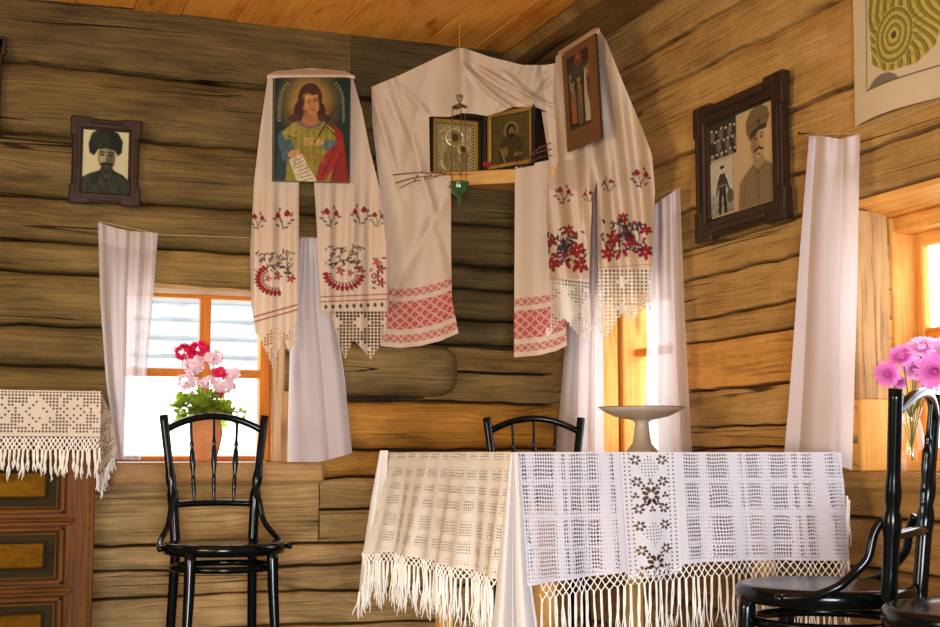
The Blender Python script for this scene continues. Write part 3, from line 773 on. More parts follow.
# ---------------------------------------------------------- towel over the icon on the right wall
def tow3_paint(cv):
    for (x, y, s, f) in ((564, 195, .95, 1), (608, 185, .7, -1), (641, 178, 1.0, 1), (588, 196, .6, -1)): sprig(cv, x, y, s, RED, DK, f)
    for (cx, cy, w, f) in ((566, 248, 20, 1), (627, 236, 25, -1)):
        vine(cv, [(cx - w * .8 * f, cy + 14), (cx - 4 * f, cy + 2), (cx + 4 * f, cy - 10), (cx + w * .6 * f, cy - 14)], DK, 1.2, 9, 3, 2.8)
        vine(cv, [(cx - w * .7 * f, cy - 12), (cx - 2 * f, cy - 4), (cx + w * .7 * f, cy + 8), (cx + w * .5 * f, cy + 18)], DK, 1.2, 9, 5, 2.8)
        vine(cv, [(cx - w * .5 * f, cy + 18), (cx + 3 * f, cy + 10)], DK, 1.0, 4, 6, 2.4)
        for (dx, dy) in ((-3, 2), (1, 3), (-1, 6), (3, 0), (-6, 4)): cv.ell(cx + dx * f, cy + dy - 3, 2.1, 2.1, (66, 44, 56))
        rq = random.Random(int(cx))
        for _k in range(26):
            dx, dy = rq.uniform(-w, w), rq.uniform(-20, 20); cv.ell(cx + dx * f, cy + dy, rq.uniform(2.0, 3.2), rq.uniform(.9, 1.3), DK if rq.random() < .72 else DRED, rq.uniform(0, 180))
        for (dx, dy, r) in ((-w * .72, 16, 7.5), (w * .55, 2, 7.0), (w * .75, 17, 7.0), (w * .15, -18, 5.5), (-w * .75, -6, 5.5), (-w * .1, 6, 5.0)):
            flower(cv, cx + dx * f, cy + dy, r, RED, DRED, 6, .4)
        for (dx, dy, a) in ((2, 17, 60), (9, 20, 110), (-10, 8, 20)): cv.ell(cx + dx * f, cy + dy, 4.4, 2.0, RED, a)
    for (cx, cy, f) in ((566, 248, 1), (625, 236, 1), (560, 256, -1), (634, 244, -1)):
        for k in range(5):
            a = .5 + k * .9; q = [(cx + t * (7 + 2 * k) * math.cos(a + t * 1.1) * .9 * f, cy + t * (7 + 2 * k) * math.sin(a + t * 1.1)) for t in np.linspace(.15, 1.15, 7)]
            cv.line(q, .9, DK); cv.ell(q[-1][0], q[-1][1], 1.9, 1.5, DK if k % 2 else RED)
    cv.put(((cv.Y > np.where(cv.X < 595, 279, 269)) * 1.0), (242, 234, 216))


def tow3L(cv):
    tow3_paint(cv)
    bottom = zig(cv.X, [(536, 322), (541, 329), (548, 337), (556, 328), (564, 318), (574, 330), (584, 342), (588, 336), (592, 330)])
    cv.hole(np.clip((cv.Y - bottom) / .7 + .5, 0, 1))
    d = cv.Y - (276 + (cv.X - 545) * .12); cv.line([(540, 277), (592, 283)], 1.0, (150, 110, 80), .6)
    Y = cv.Y; cv.Y = d + 276
    lacecells(cv, 277, 3.3, 3.2, 1.0, lambda i, j: (((abs((i % 9) - 4) + abs((j % 9) - 4)) > 3.6) & (j > 1)).astype(float) * .9); cv.Y = Y


def tow3R(cv):
    tow3_paint(cv)
    bottom = zig(cv.X, [(595, 322), (600, 332), (605, 341), (614, 325), (623, 313), (627, 320), (631, 322), (639, 314), (647, 306), (650, 310), (653, 304)])
    cv.hole(np.clip((cv.Y - bottom) / .7 + .5, 0, 1))
    cv.line([(596, 268), (654, 264)], 1.0, (160, 110, 80), .6)
    lacecells(cv, 269, 4.0, 3.7, 1.22, lambda i, j: ((abs((i % 8) - 3) + abs((j % 7) - 3)) < 1.2).astype(float))


tw = empty('embroidered_towel', onright(605, 200, .2)); tag(tw, 'white lace-ended towel with large red and black flowers on the right wall icon', 'towel', 'embroidered towels in the icon corner')
f3 = lambda x, y: .225 + .012 * np.sin((x - (y - 40) * .12) * .30) * np.clip((y - 60) / 60, 0, 1) - .03 * np.clip((y - 60) / 60, 0, 1) + .035 * np.clip((592 - x) / 10, -1, 1) * np.clip((y - 160) / 30, 0, 1) - .05 * np.clip((x - 612) / 30, 0, 1)
b = MB()
patch(b, [(30, 590), (53, 556), (100, 553), (170, 550), (190, 548), (275, 544), (300, 540), (345, 536)], [(30, 596), (140, 601), (182, 597), (200, 592), (280, 589), (345, 592)], [(556, 54), (594, 29), (601, 28)], [(530, 343), (600, 343)], onright, f3, tow3L, 90, 450)
patch(b, [(28, 595), (140, 598), (190, 597), (270, 598), (345, 594)], [(28, 598), (40, 606), (80, 622), (130, 643), (155, 652), (190, 655), (265, 652), (345, 650)], [(594, 29), (602, 30), (640, 60)], [(590, 343), (660, 343)], onright, f3, tow3R, 100, 450)
patch(b, [(20, 557), (60, 558)], [(20, 600), (60, 600)], [(556, 53), (594, 28.5), (601, 28)], [(556, 57), (594, 33.5), (601, 34)], onright, lambda x, y: .235 + .035 * np.clip((y - (53 - (x - 556) * .64)) / 4, 0, 1), None, 40, 8)
kid(b, 'linen', M_EMB, tw, smooth=True)


# ---------------------------------------------------------- flat painted panels
def panel(name, corners, plane, offs, thick, paint, w, h, nu, nv, mat, base, parent=None):
    """corners TL,TR,BR,BL as seen; offs (top, bottom) distance from the wall; a real board with thickness"""
    P = [np.array(plane(c[0], c[1], offs[k])) for c, k in zip(corners, (0, 0, 1, 1))]
    u, v = np.meshgrid(np.linspace(0, 1, nu), np.linspace(0, 1, nv)); U = u[..., None]; V = v[..., None]
    G = (P[0] * (1 - U) + P[1] * U) * (1 - V) + (P[3] * (1 - U) + P[2] * U) * V
    nrm = np.cross(P[1] - P[0], P[3] - P[0]); nrm /= np.linalg.norm(nrm)
    if np.dot(nrm, CAM - P[0]) > 0: nrm = -nrm
    cv = Cv(u * w, v * h, base); paint(cv)
    b = MB(); base_c = (P[2] + P[3]) / 2
    b.grid(G, None, cv.C)
    B = [p + nrm * thick for p in P]; edge = np.ones((8, 4)); edge[:, :3] = lin((60, 42, 26))
    b.add(P + B, [(4, 5, 6, 7), (0, 1, 5, 4), (1, 2, 6, 5), (2, 3, 7, 6), (3, 0, 4, 7)], None, edge)
    b.v = [q - (base_c if parent is None else np.array(parent.location)) for q in b.v]
    o = b.build(name, mat, parent)
    if parent is None: o.location = base_c
    return o


def pic_saint(cv):     # 76 x 106
    e = cv.ell
    cv.put(np.clip((np.hypot((cv.X - 38) / 50, (cv.Y - 50) / 70) - .55) * 1.6, 0, 1), (16, 34, 34))
    cv.put(np.clip(1.15 - np.hypot((cv.X - 35) / 30, (cv.Y - 25) / 33), 0, 1), (150, 122, 52)); cv.put(np.clip(1.1 - np.hypot((cv.X - 35) / 22, (cv.Y - 24) / 24), 0, .6), (190, 146, 66))
    cv.poly([(5, 56), (2, 106), (20, 106), (18, 60)], (44, 66, 66)); cv.poly([(58, 46), (68, 56), (75, 106), (38, 106), (50, 84), (60, 72)], (146, 40, 30))
    e(25.5, 36, 6, 12, (70, 40, 24)); e(46, 35, 5, 9, (70, 40, 24)); e(35.5, 22, 12, 16, (72, 42, 24)); e(20, 42, 6, 4, (84, 50, 28)); e(50, 42, 6, 4, (84, 50, 28))
    cv.poly([(8, 56), (20, 46), (34, 44), (50, 45), (60, 54), (62, 72), (56, 106), (12, 106), (14, 76)], (148, 138, 48))
    cv.poly([(30, 36), (42, 36), (45, 47), (35, 52), (26, 47)], (176, 122, 70)); cv.line([(24, 45), (30, 50), (38, 51), (48, 46)], 2.2, (120, 92, 110))
    e(37.5, 26, 7.4, 11.5, (206, 152, 92)); e(39, 28, 5, 9, (190, 132, 76), soft=3); e(36, 14.5, 9, 4, (76, 44, 26)); cv.line([(28, 20), (27, 34)], 2.4, (72, 42, 24)); cv.line([(44, 20), (46, 32)], 2.4, (72, 42, 24))
    for x in (34.5, 41): e(x, 24, 1.7, .8, (40, 24, 16)); cv.line([(x - 2, 21.8), (x + 2, 21.8)], .8, (70, 42, 24))
    cv.line([(38.5, 24), (39.6, 29), (37.5, 30)], .9, (150, 96, 58)); e(38, 33, 2.4, .9, (160, 70, 56))
    e(12, 68, 7, 14, (70, 100, 104), -15); e(14, 80, 6, 6, (78, 104, 100)); e(56, 69, 9, 6, (84, 112, 116)); cv.poly([(8, 56), (20, 46), (22, 60), (12, 64)], (160, 148, 62))
    cv.line([(14, 60), (22, 63)], 1.5, (92, 84, 30)); cv.line([(30, 70), (28, 104)], 1, (112, 104, 36)); cv.line([(44, 78), (40, 90)], 1, (112, 104, 36)); cv.line([(22, 76), (50, 80)], 1.4, (170, 90, 60))
    cv.poly([(48, 80), (66, 62), (70, 70), (52, 104), (40, 106)], (160, 52, 40)); cv.line([(60, 72), (48, 100)], 1, (100, 26, 22)); cv.line([(66, 76), (58, 102)], 1, (100, 26, 22))
    e(40, 65, 9, 4, (208, 158, 100), 8); [cv.line([(36 - 0 * k, 62.5 + 2 * k), (30, 62 + 2.4 * k)], 1.3, (212, 162, 104)) for k in range(4)]
    e(20, 78, 6, 4, (208, 158, 100), -20)
    cv.line([(40, 66), (62, 30)], 1.4, (56, 36, 20)); cv.line([(46, 36), (62, 46)], 1.2, (56, 36, 20)); cv.line([(52, 50), (60, 58)], 1.2, (56, 36, 20)); cv.line([(50, 34), (58, 35)], 1.1, (150, 60, 40))
    cv.poly([(15, 84), (28, 78), (34, 90), (44, 106), (24, 108), (20, 96)], (220, 206, 176))
    for k in range(7): cv.line([(19 + 1.6 * k, 86 + 3.2 * k), (28 + 1.8 * k, 81.5 + 3.4 * k)], 1.0 if k % 2 else .8, (70, 54, 40), .8)
    for k in range(16):        # lettering down both sides
        y = 6 + 2.7 * k; a = 10 + .2 * k
        if y < 46:
            cv.line([(4.5 - .06 * k + 8 * math.exp(-k * .35), y), (6.5 + 8 * math.exp(-k * .35), y + 1.1)], .9, (186, 176, 140), .75)
            cv.line([(70 - 8 * math.exp(-k * .35), y), (68.2 - 8 * math.exp(-k * .35), y + 1.4)], .9, (186, 176, 140), .75)
    for k in range(7): cv.line([(16 + 6 * k, 52 + (k % 3) * 4), (14 + 6.4 * k, 74 + (k % 2) * 18)], 2.2, (108, 96, 34), .35, 1.6); cv.line([(19 + 6 * k, 52 + (k % 3) * 3), (17 + 6.4 * k, 70 + (k % 2) * 16)], 1.4, (180, 170, 84), .35, 1.2)
    cv.put(cv.em(32.5, 30, 3, 9, soft=3), (150, 96, 54), .6); cv.put(cv.em(33, 20, 4, 3, soft=3), (226, 176, 112), .5); cv.put(cv.em(31, 31, 2.5, 3, soft=2), (226, 170, 108), .4)
    n_ = vnoise(cv.X * .25, cv.Y * .25) * .5 + vnoise(cv.X * .9, cv.Y * .9, 2) * .5; cv.C[..., :3] *= (.62 + .45 * n_)[..., None] * np.array([1.0, .94, .84])
    cv.put(np.clip(1 - np.minimum(np.minimum(cv.X, 76 - cv.X), np.minimum(cv.Y, 106 - cv.Y)) / 1.4, 0, 1), (110, 94, 44))


ic = panel('painted_icon', [(274, 77), (351, 77), (350, 183), (273, 181)], onback, (.172, .150), .018, pic_saint, 76, 106, 190, 260, M_PAINT, (30, 54, 44))
tag(ic, 'painted icon of a long-haired saint in yellow robe holding a scroll, on the back wall', 'icon')


def pic_feast(cv):     # 40 x 100, darkened icon with three standing figures
    cv.put((np.minimum(np.minimum(cv.X - 0, 36 - cv.X), np.minimum(cv.Y - 2, 86 - cv.Y)) > 5) * 1.0, (40, 34, 26)); cv.put(vnoise(cv.X * .3, cv.Y * .3) * .25, (40, 30, 20))
    cv.line([(5, 7), (31, 7), (31, 81), (5, 81), (5, 7)], .6, (120, 90, 50), .5); cv.put(np.clip(1 - np.hypot((cv.X - 18) / 12, (cv.Y - 22) / 16), 0, 1), (74, 62, 40))
    cv.ell(19, 13, 4, 6.5, (140, 50, 36)); cv.ell(19, 14, 2.2, 5, (80, 56, 44)); cv.ell(19, 12, 1.2, 1.5, (170, 130, 90))
    for (x, y, h, c, c2) in ((11, 34, 41, (168, 84, 42), (110, 106, 82)), (18.5, 32, 46, (104, 90, 64), (160, 92, 56)), (27, 25, 53, (190, 172, 140), (120, 56, 46))):
        cv.poly([(x - 1.6, y + 4), (x + 1.6, y + 4), (x + 2.9, y + h * .5), (x + 3.1, y + h), (x - 2.6, y + h), (x - 2.8, y + h * .5)], c); cv.poly([(x, y + 5), (x + 2.6, y + 9), (x + 2.9, y + h * .7), (x + .6, y + h * .5)], c2)
        cv.ell(x, y + 1, 2.6, 2.8, (150, 122, 62), a=.5); cv.ell(x, y + 1.3, 1.5, 2.0, (176, 134, 88)); cv.ell(x, y - .2, 1.5, 1.0, (60, 40, 26))
        for k in range(3): cv.line([(x - 1.4 + 1.4 * k, y + 12), (x - 2 + 1.9 * k, y + h - 2)], .4, (40, 30, 22), .6)
    cv.line([(8, 30), (9, 42)], .9, (160, 150, 120)); cv.line([(30, 22), (30, 36)], .9, (150, 120, 80)); cv.ell(9, 27, 1.6, 2.6, (120, 112, 90))
    cv.line([(6, 79), (30, 79)], 1.2, (66, 60, 44))


ic = panel('painted_icon', [(561.5, 56), (595, 33), (601, 138), (567.5, 152)], onright, (.276, .256), .009, pic_feast, 40, 100, 100, 240, M_PAINT, (116, 78, 42))
tag(ic, 'dark narrow icon with three small standing figures, framed by the flowered towel', 'icon')

# ---------------------------------------------------------- corner shelf and its icons
PS = [ondiag(393, 177, -.05), ondiag(545, 169.5, -.05)]
zs = float(ondiag(480, 172.5, -.03)[2])
sh = empty('corner_shelf', (-.42, -.12, zs - .03)); tag(sh, 'small triangular wooden shelf across the corner under the gilt icons', 'shelf')
inv = Matrix.Translation(-Vector(sh.location))
a = ondiag(400, 172, -.03); c = ondiag(600, 172, -.03)
b = MB()
pl = [(-.70, -.012), (a[0], -.012 if a[1] > -.012 else a[1]), (-.12, -.571 + .03 * 1.2288 - .714 * -.12), (-.03, -.50), (-.03, -.012)]
pl = [(-.735, -.025), (-.13, -.457), (-.05, -.50), (-.05, -.025)]
k = len(pl); V = [tuple(inv @ Vector((p[0], p[1], zs - .018))) for p in pl] + [tuple(inv @ Vector((p[0], p[1], zs))) for p in pl]
b.add(V, [tuple(range(k)), tuple(range(2 * k - 1, k - 1, -1))] + [(i, i + k, (i + 1) % k + k, (i + 1) % k) for i in range(k)], [(v[0], v[1], 2) for v in V])
b.build('board', M_SHELF, sh)
b = MB(); dv = np.array([.605, -.432]); dv = dv / np.linalg.norm(dv); ang = math.atan2(dv[1], dv[0])
Mx = Matrix.Translation(Vector((-.735, -.028, zs)) - Vector(sh.location)) @ Matrix.Rotation(ang, 4, 'Z')
b.box((0.0, -.012, -.05), (.72, .006, .002), M=Mx, bev=.004, seed=5); b.build('front_board', M_SHELF, sh)


def icon_case(loc, rz, w, h, d, label, paint, kw, kh, metal, lean=0):
    e = empty('icon_case', loc, rz); tag(e, label, 'icon')
    b = MB(); t = .012
    b.box((-w / 2, -d, 0), (-w / 2 + t, d * .4, h), bev=.003); b.box((w / 2 - t, -d, 0), (w / 2, d * .4, h), bev=.003)
    b.box((-w / 2, -d, 0), (w / 2, d * .4, t), bev=.003); b.box((-w / 2, -d, h - t), (w / 2, d * .4, h), bev=.003); b.box((-w / 2 + t, d * .3, t), (w / 2 - t, d * .4, h - t))
    b.build('case', M_CASE, e)
    b = MB(); q = .018
    for (x0, x1, z0, z1) in ((-w / 2 + t, w / 2 - t, t, t + q), (-w / 2 + t, w / 2 - t, h - t - q, h - t), (-w / 2 + t, -w / 2 + t + q, t + q, h - t - q), (w / 2 - t - q, w / 2 - t, t + q, h - t - q)):
        b.box((x0, -d * .55, z0), (x1, -d * .3, z1), bev=.005)
    b.build('gilt_border', M_GB, e)
    u, v = np.meshgrid(np.linspace(0, 1, 110), np.linspace(0, 1, 130)); x0 = -w / 2 + t + q; z0 = t + q
    cv = Cv(u * kw, v * kh, (150, 130, 70)); hgt = paint(cv)
    P = np.stack([x0 + u * (w - 2 * (t + q)), -d * .25 - (hgt if hgt is not None else 0 * u), z0 + (1 - v) * (h - 2 * (t + q))], -1)
    b = MB(); b.grid(P, None, cv.C); b.build('image', M_GILT if metal else M_PAINT, e, smooth=True)
    return e


M_GB = plain('gilt_border', (196, 152, 66), rough=0.3, metal=0.45, bump=.2)


def pic_gilt(cv):       # 40x50 stamped metal cover: mother and child outlines
    H = np.zeros_like(cv.X); C = (178, 158, 96); D = (92, 76, 36)
    cv.put(np.ones_like(H), C); cv.put(vnoise(cv.X * .9, cv.Y * .9) > .62, (214, 200, 150)); 
    for (cx, cy, rx, ry) in ((20, 14, 10, 10), (29, 26, 6, 6)): m = cv.em(cx, cy, rx, ry) * (1 - cv.em(cx, cy, rx - 1.8, ry - 1.8)); H += m * .0015; cv.put(m, (232, 216, 160))
    for (cx, cy, rx, ry) in ((20, 14, 6, 7.5), (19, 38, 13, 18), (29, 32, 5, 9)): m = cv.em(cx, cy, rx, ry, soft=3); H += m * .003; cv.put(m * .5, (140, 118, 60))
    for (cx, cy, r) in ((20, 14, 3.6), (28.5, 26, 2.6)): cv.ell(cx, cy, r, r * 1.25, (110, 70, 36))
    for k in range(9): cv.line([(10 + 2.6 * k, 30), (7 + 3.2 * k, 49)], .7, D, .7)
    m = np.clip(1 - np.minimum(np.minimum(cv.X, 40 - cv.X), np.minimum(cv.Y, 50 - cv.Y)) / 2.6, 0, 1); cv.put((m > 0) * 1.0, (120, 100, 50)); cv.put(((m > 0) & (np.sin(cv.X * 1.8) * np.sin(cv.Y * 1.8) > .1)) * 1., (224, 208, 150))
    return H + .0006 * vnoise(cv.X, cv.Y)


def pic_bust(cv):       # 40x50
    cv.put(np.ones_like(cv.X), (72, 58, 26)); cv.put(vnoise(cv.X * .3, cv.Y * .3) * .7, (96, 80, 38)); cv.ell(20, 16, 8, 9, (120, 96, 44))
    cv.ell(20, 40, 13, 20, (62, 52, 30)); cv.ell(20, 17, 5, 7, (36, 22, 12)); cv.ell(20.5, 18, 3.2, 5, (120, 82, 44)); cv.ell(20.5, 22, 2.6, 2.4, (40, 24, 14))
    cv.ell(14, 38, 3, 5, (122, 92, 46)); cv.ell(27, 42, 4, 2.4, (122, 92, 46)); cv.line([(9, 34), (14, 50)], 1.4, (134, 116, 60)); cv.line([(30, 32), (26, 50)], 1.2, (40, 30, 16))
    return None


def shelfpt(px, off): p = ondiag(px, 172.5, off); return (p[0], p[1], zs + .001)
pA = onplane(430.5, 175, DN, -.571 + .055); pB = onplane(483, 175, (0, 1), pA[1])
wA = pB[0] - pA[0]; hA = float(onplane(456, 115.5, (0, 1), pA[1])[2]) - zs
icon_case(((pA[0] + pB[0]) / 2, pA[1] + .03, zs + .001), 0, wA, hA, .03, 'gilt stamped mother and child icon in dark case, left on the corner shelf', pic_gilt, 40, 50, True)
rzB = math.radians(-90 + 31)
dB = np.array([math.cos(rzB), math.sin(rzB)])
cB = np.array(onplane(487, 170, DN, -.571 + .10 )[:2])
# width so that the right side is seen at px 540
best = min(np.linspace(.1, .5, 401), key=lambda w: abs(470 + FPX * np.dot(cB + dB * w - CAM[:2], RT) / (np.dot(cB + dB * w - CAM[:2], FW) * math.cos(TH) + .56 * math.sin(TH)) - 539))
cc = cB + dB * best / 2
icon_case((cc[0], cc[1], zs + .001), rzB, best, hA * 1.0, .03, 'dark half-length icon with gilt border, turned sideways on the right of the corner shelf', pic_bust, 40, 50, False)
print('icon B width', best, 'hA', hA, 'wA', wA, 'zs', zs)

# dried willow twigs lying on the shelf, a red dried flower
def twig(a, c, offa, offc, label, r=.0022):
    p = ondiag(*a, offa); q = ondiag(*c, offc); n = 9; P = np.linspace(0, 1, n)[:, None]; P = p + (q - p) * P + np.array([0, 0, 1]) * (.006 * np.sin(np.linspace(0, 5, n)))[:, None]
    b = MB(); b.tube(P - p, np.linspace(r, r * .5, n), n=6)
    for k in (3, 5, 7): b.lathe([(.0001, -.004), (.003, -.001), (.0028, .003), (.0001, .006)], tuple(P[k] - p + np.array([0, 0, .003])), n=8)
    o = b.build('willow_twig', M_TWIG, None, smooth=True); o.location = p; tag(o, label, 'twig', 'willow twigs on the corner shelf')
twig((393, 175), (470, 173), .05, .06, 'thin brown twig lying level, uppermost at the left end of the corner shelf')
twig((396, 183), (452, 172), .05, .055, 'thin dark twig pointing down left from the left end of the corner shelf')
twig((400, 188), (440, 174), .045, .05, 'pale thin twig, lowest of those at the left end of the corner shelf', .0016)
twig((551, 143), (520, 161), .06, .05, 'upper thin twig slanting up beside the sideways icon')
twig((552, 149), (512, 164), .055, .05, 'middle thin twig slanting up beside the sideways icon')
twig((553, 155), (516, 167), .065, .045, 'lowest thin twig slanting up beside the sideways icon', .0016)
b = MB(); p0 = ondiag(487, 168, .03); rr = random.Random(4)
for k in range(26):
    a = rr.uniform(0, 2 * PI); r = rr.uniform(.002, .014); b.box((r * math.cos(a) - .003, r * math.sin(a) * .5 - .003, rr.uniform(0, .018)), (r * math.cos(a) + .004, r * math.sin(a) * .5 + .003, rr.uniform(.019, .024)), bev=.001)
o = b.build('dried_flower', plain('dried_red', (150, 24, 50), rough=.8)); o.location = (p0[0], p0[1], zs + .001); tag(o, 'small dark red dried flower between the two icons on the shelf', 'flower')

# hanging oil lamp
hp = ondiag(459.5, 100, .10); zc = 2.334
lm = empty('hanging_lamp', (hp[0], hp[1], float(onplane(459, 192, DN, -.571 - .1 * 1.2288)[2]))); tag(lm, 'little green glass icon lamp hanging on wires before the gilt icon', 'lamp')
Z = lambda y: float(onplane(459, y, DN, -.571 - .1 * 1.2288)[2]) - lm.location[2]
b = MB(); b.tube([(0, 0, Z(96)), (.0, 0, 2.334 - lm.location[2])], .0010, n=5); b.build('thread', M_STRING, lm)
b = MB()
for sx in (-1, 1): b.tube([(sx * .001, 0, Z(102)), (sx * .010, 0, Z(98)), (sx * .011, 0, Z(95.5)), (sx * .005, 0, Z(94.5)), (0, 0, Z(98))], .0021, n=6)
b.lathe([(.003, Z(103)), (.012, Z(105)), (.026, Z(106.5)), (.028, Z(108)), (.004, Z(106.6))], n=16)
b.build('hook', M_METAL, lm, smooth=True)
for k in range(3):
    a = 2 * PI * k / 3 + .35; b = MB(); b.tube([(.026 * math.cos(a), .026 * math.sin(a), Z(107)), (.030 * math.cos(a), .030 * math.sin(a), Z(150)), (.032 * math.cos(a), .032 * math.sin(a), Z(184))], .0016, n=5); b.build('chain', M_METAL, lm)
b = MB(); b.lathe([(.0005, Z(197)), (.010, Z(196.5)), (.026, Z(193)), (.034, Z(188)), (.033, Z(184)), (.037, Z(182.5)), (.034, Z(182.2)), (.030, Z(184)), (.026, Z(190))], n=28); b.build('cup', M_GBEAD, lm, smooth=True)
b = MB()
for (z, r) in ((198, .009), (201.5, .007), (204.5, .0055)): b.lathe([(.0005, Z(z) - r), (r * .8, Z(z) - r * .6), (r, Z(z)), (r * .8, Z(z) + r * .6), (.0005, Z(z) + r)], n=12)
b.build('bead_drop', M_GBEAD, lm, smooth=True)
for k in range(3):
    b = MB(); a = 2 * PI * k / 3 + .35; b.lathe([(.0005, -.006), (.006, -.003), (.006, .003), (.0005, .006)], (.035 * math.cos(a), .035 * math.sin(a), Z(186)), n=10); b.build('knob', M_GBEAD, lm, smooth=True)

# ================================================================== CURTAINS
def curtain(name_label, L, R, top, bot, plane, off, amp, k, ph, drift=0.0, mat=None, group='white window curtains', nu=90, nv=90, hem=True):
    x0, y0 = (top[0][0] + top[-1][0]) / 2, top[0][1]
    rt = empty('curtain', plane(x0, y0, off)); tag(rt, name_label, 'curtain', group)
    u, v = np.meshgrid(np.linspace(0, 1, nu), np.linspace(0, 1, nv))
    L = np.array(L, float); R = np.array(R, float); top = np.array(top, float); bot = np.array(bot, float)
    y = v * (bot[:, 1].mean() - top[:, 1].mean()) + top[:, 1].mean()
    for _ in range(5):
        x = np.interp(y, L[:, 0], L[:, 1]) * (1 - u) + np.interp(y, R[:, 0], R[:, 1]) * u
        a = np.interp(x, top[:, 0], top[:, 1]); c = np.interp(x, bot[:, 0], bot[:, 1]); y = a + (c - a) * v
    w = np.abs(np.sin(k * PI * (u + .05 * np.sin(v * 2.2 + ph)) + ph + drift * v)) ** .8
    o = off + amp * (w - .5) * (.65 + .5 * v) + .006 * np.sin(k * 2.7 * u * PI + 1.3 * ph) * (1 - .4 * v) + .005 * np.sin(u * k * 9 + ph) * np.exp(-v * 14)
    P = plane(x, y, o) - np.array(rt.location)
    b = MB(); b.grid(P, np.stack([u, v, 0 * u], -1)); b.build('cloth', mat or M_CURT, rt, smooth=True)
    if hem:                                        # doubled casing along the top
        b = MB(); nh = 8; n0 = P[:nh]; d = np.array(plane(x0, y0, off + .004)) - np.array(plane(x0, y0, off)); d /= np.linalg.norm(d)
        b.grid(n0 + d * .004); b.build('casing', mat or M_CURT, rt, smooth=True)
    return rt


curtain('gathered white curtain at the left edge of the left window', [(222, 98), (300, 100), (380, 106), (462, 116)], [(232, 158), (300, 153), (380, 146), (462, 141)],
        [(98, 222), (112, 227), (130, 231), (158, 233)], [(114, 459), (142, 460)], onback, .085, .030, 3.4, .4, mat=M_CURTS)
curtain('white curtain right of the left window, hanging below the small-flowered towel', [(236, 298), (300, 291), (462, 287)], [(240, 325), (300, 333), (380, 345), (462, 353)],
        [(296, 238), (328, 238)], [(284, 462), (320, 462), (353, 453)], onback, .095, .026, 2.6, 1.1)
curtain('white curtain nearest the room corner, behind the flowered towel', [(200, 574), (330, 566), (455, 556)], [(200, 603), (330, 603), (455, 604)],
        [(570, 190), (606, 180)], [(550, 462), (606, 459)], onright, .055, .024, 2.3, .2)
curtain('white curtain between the corner window and the portrait of two photographs, behind the cake stand', [(208, 651), (300, 649), (380, 645), (455, 643)], [(190, 680), (300, 684), (380, 688), (455, 692)],
        [(651, 207), (678, 188)], [(640, 462), (692, 456)], onright, .055, .024, 2.2, .9)
curtain('long white curtain left of the right-hand window, beside the table', [(137, 809), (250, 800), (400, 789), (455, 784)], [(134, 860), (300, 857), (400, 854), (470, 852)],
        [(808, 136), (822, 136), (840, 139), (860, 134)], [(784, 453), (815, 459), (852, 470)], onright, .065, .026, 1.8, 2.2, mat=M_CURT)


def wire(name, label, pts, cat='string', r=.0013):
    P = np.array(pts); b = MB(); b.tube(P - P[0], r, n=6); o = b.build(name, M_STRING); o.location = P[0]; tag(o, label, cat)


wire('curtain_string', 'thin curtain string stretched above the left window', [onback(98, 221, .085), onback(160, 234.5, .08), onback(256, 238, .07), onback(330, 237, .06)])
wire('curtain_string', 'thin curtain string stretched above the right-hand window', [onright(806, 135, .065), onright(860, 133, .062), onright(940, 101, .062), onright(1000, 75, .06)])
wire('curtain_string', 'thin curtain string above the corner window', [onright(566, 192, .055), onright(640, 203, .055), onright(681, 186, .055)])
for k, (p, l) in enumerate(((onback(98, 221, .06), 'nail holding the left window string, above the left curtain'), (onright(808, 134, .04), 'nail holding the right-hand window string, above the long curtain'))):
    b = MB(); d = np.array((0, -1, 0) if k == 0 else (-1, 0, 0)); b.tube([-d * .05, d * .028], .002, n=8); b.tube([d * .028, d * .031], .0045, n=8)
    o = b.build('nail', M_METAL); o.location = p; tag(o, l, 'nail')


# ================================================================== FRAMED PICTURES
def notched_frame(root, w, h, r, cs, cp, d, mat):
    """four rails with stepped lip and protruding notched corner blocks, one mesh"""
    b = MB()
    for q_, (x0, x1, z0, z1) in enumerate(((-w / 2, w / 2, h - r, h), (-w / 2, w / 2, 0, r), (-w / 2 + .0015, -w / 2 + r - .001, .002, h - .002), (w / 2 - r + .001, w / 2 - .0015, .002, h - .002))):
        b.box((x0, -d - .0008 * (q_ // 2), z0), (x1, 0, z1), bev=.004)
    q = r * .30
    for (x0, x1, z0, z1) in ((-w / 2 + r - q, w / 2 - r + q, h - r - q * .4, h - r + q), (-w / 2 + r - q, w / 2 - r + q, r - q, r + q * .4), (-w / 2 + r - q, -w / 2 + r + q * .4, r + q * .4, h - r - q * .4), (w / 2 - r - q * .4, w / 2 - r + q, r + q * .4, h - r - q * .4)):
        b.box((x0, -d * .6, z0), (x1, -.002, z1), bev=.002)
    for (x0, x1, z0, z1) in ((-w / 2 + cs, w / 2 - cs, h - r * .55, h - r * .2), (-w / 2 + cs, w / 2 - cs, r * .2, r * .55), (-w / 2 + r * .2, -w / 2 + r * .55, cs, h - cs), (w / 2 - r * .55, w / 2 - r * .2, cs, h - cs)):
        b.box((x0, -d * 1.25, z0), (x1, -d * .9, z1), bev=.003)
    for sx in (-1, 1):
        for z0 in (0, 1):
            xo = sx * (w / 2 + cp); xi = sx * (w / 2 - r); zo = (h + cp) if z0 else -cp; zi = (h - r) if z0 else r
            xm = sx * (w / 2 - cs); zm = (h - cs) if z0 else cs
            e_ = .0012
            for q_, (A, B_) in enumerate((((xo, xm), (zo, zi + (r * .45 if z0 else -r * .45))), ((xo - sx * e_, xi + sx * r * .45), (zo + (-e_ if z0 else e_), zm)))):
                b.box((min(A), -d * (1.06 + .04 * q_), min(B_)), (max(A), -.001 - .001 * q_, max(B_)), bev=.004)
    return b.build('frame', mat, root)


